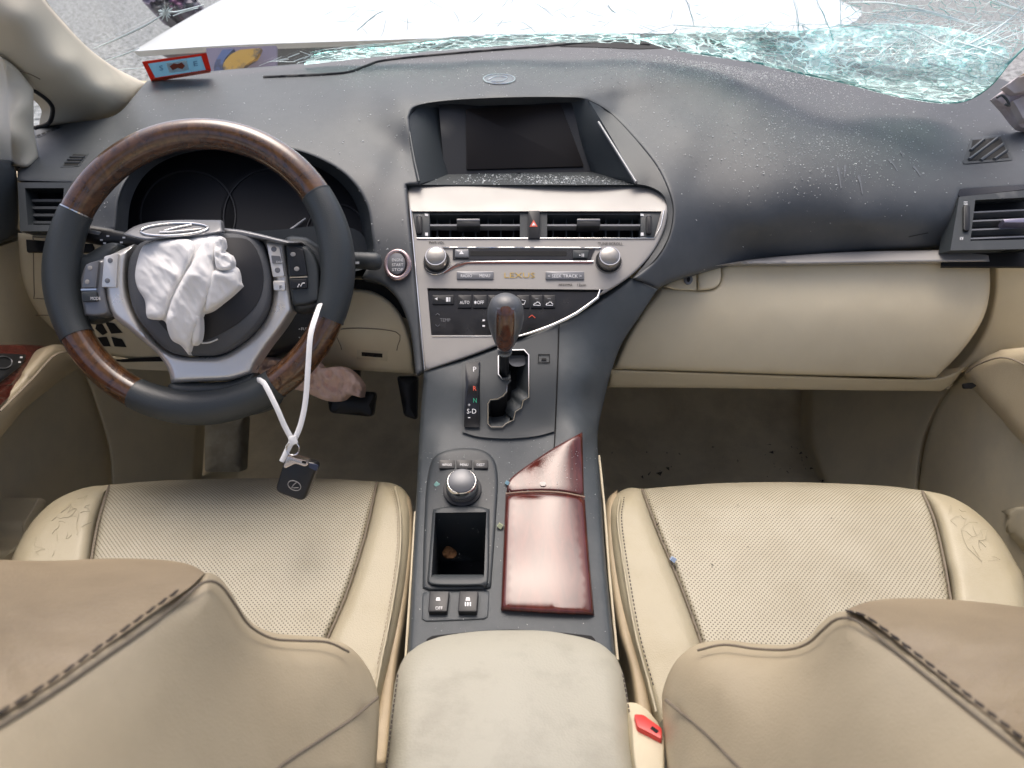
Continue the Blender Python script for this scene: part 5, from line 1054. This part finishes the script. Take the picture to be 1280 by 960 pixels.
tube('window_seal', [P(x, y, PIL(x, y) + .004) for x, y in spline([(43, 113), (54, 120.5), (62.5, 128.5), (66, 138), (61, 154), (43, 160)], 4)], .0034, M['seal'], lp_, n=8)
sheet('quarter_glass', [(36, 108, 1), (70, 120, 1), (68, 160, 1), (36, 166, 1)], lambda x, y: 1.27, M['glass'], lp_, step=12, thick=.004)
tube('trim_seam', [P(x, y, PIL(x, y) - .0004) for x, y in spline([(25, 89), (38, 93), (50, 99)], 5)], .0008, M['seam'], lp_, n=5)
dp_ = sheet('window_post', [(0, 70, 1), (22, 86), (42, 112, 1), (42, 135), (42, 161, 1), (48, 196, 1), (34, 209), (13, 206, 1), (9, 150), (5, 90)], [(0, 70, 1.05), (42, 112, 1.12), (42, 160, 1.13), (22, 130, 1.06), (26, 170, 1.06), (13, 206, 1.09), (34, 209, 1.09), (48, 196, 1.13), (7, 120, 1.08)], M['pillar'], None, step=7, fil=5, fild=.01, thick=.03, back=(-1, .5, 0))
tag(dp_, 'cream upright post left of the small quarter window', 'pillar')
sl_ = sheet('door_seal', [(-60, 20, 1), (-2, 73), (5, 90), (9, 150), (13, 207, 1), (-60, 207, 1)], lambda x, y: 1.13, M['seal'], None, step=12, thick=.03); tag(sl_, 'black rubber door seal along the left edge beside the cream pillar', 'door seal')
rp = thing('broken_pillar_trim', 'broken mauve pillar trim at the right edge under the shattered glass', 'pillar', P(1262, 130, 1.2))
for q, d0, m in (([(1243, 122, 1), (1256, 112, 1), (1296, 98, 1), (1296, 165, 1), (1276, 160, 1), (1268, 152, 1), (1256, 136, 1)], 1.19, 'mauve'), ([(1256, 108, 1), (1272, 96, 1), (1296, 92, 1), (1296, 112, 1), (1268, 117, 1)], 1.17, 'steel'), ([(1266, 126, 1), (1296, 112, 1), (1296, 150, 1), (1280, 152, 1)], 1.175, 'steel'), ([(1264, 104, 1), (1296, 80, 1), (1296, 94, 1), (1272, 108, 1)], 1.18, 'leather3')):
    sheet('shard', q, lambda x, y, d0=d0: d0 + .0006 * (y - 120) + .02 * noise.noise((x * .05, y * .05, d0 * 9)), M[m], rp, step=7, fil=1.5, fild=.003, thick=.012)
tube('bracket', [P(x, y, 1.165) for x, y in spline([(1246, 122), (1252, 119), (1258, 124), (1262, 132), (1256, 130)], 4)], .002, M['dark'], rp, n=6)

# ------------------------------------------------------------------ windshield
def sm(t): t = min(1.0, max(0.0, t)); return t * t * (3 - 2 * t)
def wsd(px, py):
    r = ray(px, py); d = 1.35
    for _ in range(6):
        x = d * r.x; yb = 1.485 - .15 * x * x
        # z - .965 = .55 * (yb - y)
        d = (CAM.z - .965 - .55 * yb) / (-r.z - .55 * r.y)
    sag = .27 * sm((px - 760) / 300) * sm((py + 10) / 125)
    return d - sag + .006 * noise.noise((px * .02, py * .03, 7)) * sm((px - 700) / 200)
wsh = thing('windshield', 'shattered windshield sagging onto the passenger side of the dashboard', 'windshield', P(640, 60, 1.42))
wout = [(30, -60, 1), (53, -5), (76, 24), (106, 56), (140, 82), (184, 103, 1), (265, 89), (360, 81), (460, 71), (560, 61), (700, 53), (790, 50), (850, 62), (930, 74), (1000, 90), (1060, 103), (1120, 118), (1180, 127), (1212, 123), (1240, 104), (1262, 76), (1290, 50, 1), (1290, -60, 1)]
sheet('pane', wout, wsd, M['glass'], wsh, step=14, thick=.005)
def jag(x, y): return .010 * (abs(noise.noise((x * .09, y * .13, 2))) + .6 * noise.noise((x * .23, y * .3, 5)))
sheet('crazed_area', [(800, 48, 1), (860, 40), (930, 32), (990, 38), (1060, 34), (1120, 30), (1180, 34), (1230, 48), (1258, 62), (1262, 78, 1), (1240, 105), (1212, 124), (1180, 128.5), (1120, 119.5), (1060, 104.5), (1000, 91.5), (930, 75.5), (850, 63.5)], lambda x, y: wsd(x, y) - .004 - jag(x, y), M['shatter'], wsh, step=5.5, thick=.004, angle=1)
sheet('crazed_area', [(380, 80, 1), (400, 66), (480, 58), (600, 46), (720, 40), (800, 44, 1), (800, 54, 1), (720, 52), (600, 58), (470, 70)], lambda x, y: wsd(x, y) - .004 - jag(x, y) * .5, M['shatter'], wsh, step=6, thick=.004, angle=1)
def cracks(name, segs, m):
    """every crack a raised sliver running over the glass"""
    vs_, fs_ = [], []
    for pts, w0, off in segs:
        p3 = [P(x, y, wsd(x, y) - off) for x, y in pts]; b0 = len(vs_); n_ = len(p3)
        for i, p in enumerate(p3):
            t = (p3[min(i + 1, n_ - 1)] - p3[max(0, i - 1)]).normalized(); c = (CAM - p).normalized(); s = t.cross(c).normalized() * w0 * (.35 + .65 * math.sin(math.pi * (i + .5) / n_))
            vs_ += [p - s, p + c * w0, p + s, p - c * w0]
        for i in range(n_ - 1):
            q = b0 + i * 4
            for k in range(4): fs_.append((q + k, q + (k + 1) % 4, q + 4 + (k + 1) % 4, q + 4 + k))
    o = mesh(name, vs_, fs_, m, wsh, smooth=False); o['kind'] = 'stuff'; return o
rnd = random.Random(21)
def rline(x, y, a, l, wob=.12, n=6):
    pts = []; px, py = x - math.cos(a) * l / 2, y - math.sin(a) * l / 2
    for i in range(n + 1):
        pts.append((px, py)); a += rnd.uniform(-wob, wob); px += math.cos(a) * l / n; py += math.sin(a) * l / n
    return pts
wseg, tseg = [], []
poly = np.array(closed(wout, 10))
def ok_(p): 
    q = np.array(p); return bool(inside(poly, q[:, 0], q[:, 1]).all()) 
def web(n, sx, sy, mind, wlo, whi, pw, drop=0.0):
    """a connected web of cracks between random nodes"""
    pts = []; tries = 0
    cand_ = []
    while len(cand_) < n * 8:
        q = (sx(), sy()); cand_.append((q[0], float(q[1](q[0]) if callable(q[1]) else q[1])))
    ca = np.array(cand_); cand_ = [c for c, k in zip(cand_, inside(poly, ca[:, 0], ca[:, 1])) if k]
    for q in cand_:
        if len(pts) >= n: break
        if all(abs(q[0] - p[0]) + 1.8 * abs(q[1] - p[1]) > mind for p in pts[-160:]): pts.append(q)
    v2, e2, *_ = delaunay_2d_cdt([Vector((p[0], p[1] * 2.0)) for p in pts], [], [], 0, 1e-4)
    for a, b in e2:
        A, B = v2[a].copy(), v2[b].copy(); A.y /= 2; B.y /= 2
        if (A - B).length > mind * 9 or rnd.random() < drop: continue
        m_ = (A + B) / 2 + Vector((rnd.uniform(-1.5, 1.5), rnd.uniform(-1, 1)))
        p = [tuple(A), tuple(m_), tuple(B)]
        if not ok_(p): continue
        (wseg if rnd.random() < pw else tseg).append((p, rnd.uniform(wlo, whi), .0072 if rnd.random() < .5 else .0064))
web(520, lambda: rnd.uniform(810, 1275), lambda: rnd.triangular(26, 128, 90), 9, .00018, .0006, .6, .1)
web(240, lambda: rnd.uniform(1050, 1285), lambda: rnd.uniform(-15, 60), 11, .00018, .0006, .75, .3)
web(170, lambda: rnd.uniform(385, 860), lambda: (lambda x: np.interp(x, [385, 600, 860], [72, 52, 50]) + rnd.uniform(-9, 9)), 9, .00018, .0006, .55, .15)
for k in range(60):
    p = rline(rnd.uniform(400, 1060), rnd.triangular(-4, 44, 36), rnd.choice((rnd.gauss(-.5, .3), rnd.gauss(.3, .3))), rnd.uniform(6, 26), .25, 4)
    if ok_(p): tseg.append((p, rnd.uniform(.00015, .00035), .0065))
for k in range(170):
    x, y = rnd.uniform(840, 1275), rnd.uniform(10, 120)
    p = rline(x, y, rnd.choice((rnd.gauss(.15, .15), rnd.gauss(-.5, .15))), rnd.uniform(20, 70), .05, 4)
    if ok_(p) and (y > 38 or x > 1080): wseg.append((p, rnd.uniform(.0003, .0009), .0075))
for pts, w0 in (([(117, 61), (150, 47), (185, 30), (207, 16)], .0016), ([(207, 16), (225, 14), (255, 6)], .0014), ([(216, 20), (232, 14), (248, 10)], .0012), ([(132, 76), (155, 68), (175, 60)], .0013), ([(147, 87), (180, 85)], .0008),
                ([(1060, 3), (1110, 4), (1160, 14), (1210, 28)], .0016), ([(1100, 16), (1150, 14), (1200, 27), (1230, 34)], .0014), ([(1080, 30), (1130, 33), (1190, 60), (1255, 75)], .0014), ([(1200, 60), (1240, 40), (1280, 10)], .0016), ([(1190, 50), (1230, 62), (1262, 74)], .0016), ([(1160, 70), (1200, 66), (1250, 50), (1280, 38)], .0012), ([(1240, 0), (1260, 8), (1280, 14)], .002)):
    wseg.append((spline(pts, 8), w0, .007))
for k in range(14):                                # chips where a stone hit
    a = k * .47; wseg.append((rline(207 + math.cos(a) * 5, 16 + math.sin(a) * 4, a, rnd.uniform(5, 14), .1, 3), .0012, .007))
for k in range(70):
    x = rnd.uniform(330, 620); y = np.interp(x, [330, 460, 620], [74, 62, 50]) + rnd.uniform(-2, 9)
    p = rline(x, y, rnd.choice((rnd.gauss(.6, .15), rnd.gauss(-.25, .2))), rnd.uniform(12, 40), .06, 4)
    if ok_(p): wseg.append((p, rnd.uniform(.0004, .0009), .006))
for pts in ([(856, -5), (862, 12), (868, 34)], [(990, -5), (997, 20), (1000, 46), (1010, 60)], [(1018, -5), (1030, 20), (1040, 44), (1046, 62)], [(446, 38), (470, 18), (480, 14)], [(760, 6), (765, 14), (770, 16)], [(930, 60), (980, 44), (1010, 38), (1070, 30), (1090, 33)], [(870, 44), (940, 62), (970, 58)]):
    tseg.append((spline(pts, 6), .0005, .0065)); tseg.append(([(x + rnd.uniform(-3, 3), y) for x, y in spline(pts, 9)], .0003, .006))
cracks('white_crack', wseg, M['crackw']); cracks('green_crack', tseg, M['crackt'])
edge = spline([(850, 63), (930, 75), (1000, 91), (1060, 104), (1120, 119), (1180, 128), (1212, 124), (1240, 105), (1262, 78), (1290, 50)], 7)
tube('glass_edge', [P(x, y, wsd(x, y) - .006 + .003 * rnd.random()) for x, y in edge], .0016, mat('green_glass_edge', (.16, .42, .40), .2), wsh, n=6)
# registration sticker on the inside of the glass
SKP = Pl((178, 77, wsd(190, 80) - .015), (258, 66, wsd(250, 70) - .015), (189, 101, wsd(190, 100) - .015))
stk = thing('registration_sticker', 'red and blue registration sticker at the lower left of the windshield', 'sticker', SKP.at(222, 84))
TR = translucent('sticker_red', (.50, .085, .06))
for q in ([(177.5, 77), (258, 66), (251.5, 69.5), (184.5, 79)], [(258, 66), (264, 88), (257.5, 87), (251.5, 69.5)], [(264, 88), (189, 101), (194, 97), (257.5, 87)], [(189, 101), (177.5, 77), (184.5, 79), (194, 97)]):
    plate('red_border', q, SKP, 0, .0008, TR, stk)
plate('blue_field', [(184.7, 79.1), (251.3, 69.7), (257.2, 86.9), (194.2, 96.7)], SKP, 0, .0008, translucent('sticker_blue', (.33, .50, .60)), stk)
plate('white_field', [(207.5, 78.5), (233, 75), (236.5, 86.5), (212, 90.5)], SKP, .0008, .0012, translucent('sticker_white', (.85, .85, .85)), stk)
plate('red_emblem', [(212, 82), (217, 78), (222, 79), (227, 77), (231, 81), (228, 85), (222, 83.5), (216, 86.5)], SKP, .0016, .002, mat('sticker_rust', (.42, .10, .05), .6), stk)
text('lettering', 'E', 244.5, 79.5, 5, 6, SKP, .0013, mat('sticker_ink', (.08, .16, .32), .6), stk, rot=R(-9)); text('lettering', 'S', 201.5, 85, 5, 6, SKP, .0013, bpy.data.materials['sticker_ink'], stk, rot=R(-9))
plate('red_strip', [(190, 98), (262, 86.5), (263.6, 89.5), (189.5, 101.8)], SKP, .0008, .0016, mat('sticker_scarlet', (.62, .07, .03), .4), stk)

# ------------------------------------------------------------------ glass crumbs and dirt
def crumbs(name, pts, m, lo, hi, flat=.5):
    vs_, fs_ = [], []; r_ = random.Random(5)
    for p in pts:
        s = lo + (hi - lo) * r_.random() ** 3; b0 = len(vs_); n_ = (CAM - p).normalized(); q = [Vector((r_.uniform(-1, 1), r_.uniform(-1, 1), r_.uniform(-.5, .5))) * s for _ in range(3)]
        vs_ += [p + v + n_ * s * .3 for v in q] + [p + n_ * s * (.35 + flat * .6)]; fs_ += [(b0, b0 + 1, b0 + 2), (b0, b0 + 1, b0 + 3), (b0 + 1, b0 + 2, b0 + 3), (b0 + 2, b0, b0 + 3)]
    o = mesh(name, vs_, fs_, m, None, smooth=False); o['kind'] = 'stuff'; return o
pp = np.array(closed(padout, 8)); cand = []
for k in range(16000):
    z = rnd.random()
    if z < .40: x = rnd.gauss(900, 70); y = np.interp(x, [760, 850, 1000], [62, 72, 96]) + abs(rnd.gauss(0, 13))
    elif z < .78: x = rnd.gauss(1020, 95); y = rnd.gauss(155, 42)
    elif z < .92: x = rnd.uniform(420, 860); y = rnd.gauss(88, 12)
    else: x = rnd.uniform(120, 520); y = rnd.uniform(90, 330)
    cand.append((x, y))
cand = np.array(cand); keep = inside(pp, cand[:, 0], cand[:, 1]); cand = cand[keep]; dep = PAD.many(cand)
tag(crumbs('glass_crumbs', [P(x, y, d - .001) for (x, y), d in zip(cand, dep)], M['frag'], .0004, .0020), 'tiny glass crumbs scattered over the dashboard top', 'glass', kind='stuff')
sp_ = []
for k in range(1300):
    u, v = rnd.betavariate(2.2, 1.5), rnd.betavariate(1.4, 1.4)
    x = (524 + (797 - 524) * u) * (1 - v) + (562 + (742 - 562) * u) * v; y = 230.5 * (1 - v) + 216.5 * v; sp_.append(P(x, y, 1.05 + .105 * v - .004))
tag(crumbs('sill_crumbs', sp_, M['frag'], .0005, .0026), 'glass crumbs lying on the sill under the navigation screen', 'glass', kind='stuff')
cs_ = []
for k in range(650):
    x = rnd.uniform(515, 760); y = rnd.choice((rnd.uniform(550, 625), rnd.uniform(560, 800)))
    cs_.append(P(x, y, CON(x, y) - .0055))
tag(crumbs('console_dust', cs_, M['frag'], .00025, .0009), 'fine glass dust sprinkled on the centre console', 'glass', kind='stuff')
tc_ = [P(*p[:2], CON(p[0], p[1])) + down * .9 for p in [(rnd.gauss(592, 9), rnd.gauss(702, 12)) for _ in range(150)] if 542 < p[0] < 604 and 645 < p[1] < 720]
tag(crumbs('tray_crumbs', tc_, mat('straw_crumb', (.45, .36, .18), .8), .0006, .0026), 'straw coloured crumbs in the corner of the console tray', 'crumbs', kind='stuff')
lf = sheet('dry_leaf', [(553, 690), (558, 683), (565, 685), (571, 691), (568, 697), (560, 698), (555, 696)], lambda x, y: CON(x, y) + .06, M['leafm'], None, step=2.4, thick=.002, disp=crumple(.2, .2, .006, 2), angle=0); tag(lf, 'curled brown dry leaf lying in the console tray', 'leaf')
for i, (x, y, r0, lab) in enumerate(((546, 606, 4, 'green glass chip left of the rotary dial'), (634, 604, 3, 'blue glass chip at the corner of the wood panel'), (625, 658, 4, 'yellow green glass chip beside the wood lid'), (842, 700, 4, 'blue glass chip on the passenger seat seam'))):
    dpt = CON(x, y) - .008 if i < 3 else cushd(x, y) - .008
    o = sheet('glass_chip', [(x - r0, y), (x - 1, y - r0), (x + r0, y - 1), (x + 1, y + r0)], lambda a, b: dpt, mat('chip_%d' % i, ((.35, .62, .55), (.35, .60, .70), (.62, .66, .40), (.45, .58, .80))[i], .2), None, step=3, fil=1.5, fild=.003, thick=.005, raw=True)
    tag(o, lab, 'glass chip', 'loose glass chips')
fd = []
for k in range(90):
    x, y = rnd.uniform(760, 1040), rnd.uniform(520, 604)
    if rnd.random() < .5: x, y = rnd.gauss(1000, 22), rnd.gauss(575, 18)
    r_ = ray(x, y); d_ = (.213 - CAM.z) / r_.z
    if y > 520: fd.append(CAM + r_ * d_ + Vector((0, 0, .004)))
tag(crumbs('carpet_dirt', fd, M['dirt'], .002, .009), 'dark specks of dirt on the passenger footwell carpet', 'dirt', kind='stuff')
sdirt = []
for k in range(110):
    t = rnd.random(); x, y = np.interp(t, [0, .4, .75, 1], [806, 826, 851, 879]), np.interp(t, [0, .4, .75, 1], [618, 670, 732, 808]); sdirt.append(P(x + rnd.gauss(0, 1.5), y, cushd(x, y - 3) - .003))
for k in range(45):
    t = rnd.random() ** .6; x, y = np.interp(t, [0, 1], [1172, 1189]), np.interp(t, [0, 1], [668, 748]); sdirt.append(P(x + rnd.gauss(-2, 3), y, cushd(x, y - 3) - .003))
for k in range(40): x, y = rnd.uniform(860, 1150), rnd.uniform(630, 740); sdirt.append(P(x, y, cushd(x, y - 3) - .002))
tag(crumbs('seat_dirt', sdirt, M['dirt'], .0006, .0022), 'dark grit caught along the passenger seat seams', 'dirt', kind='stuff')
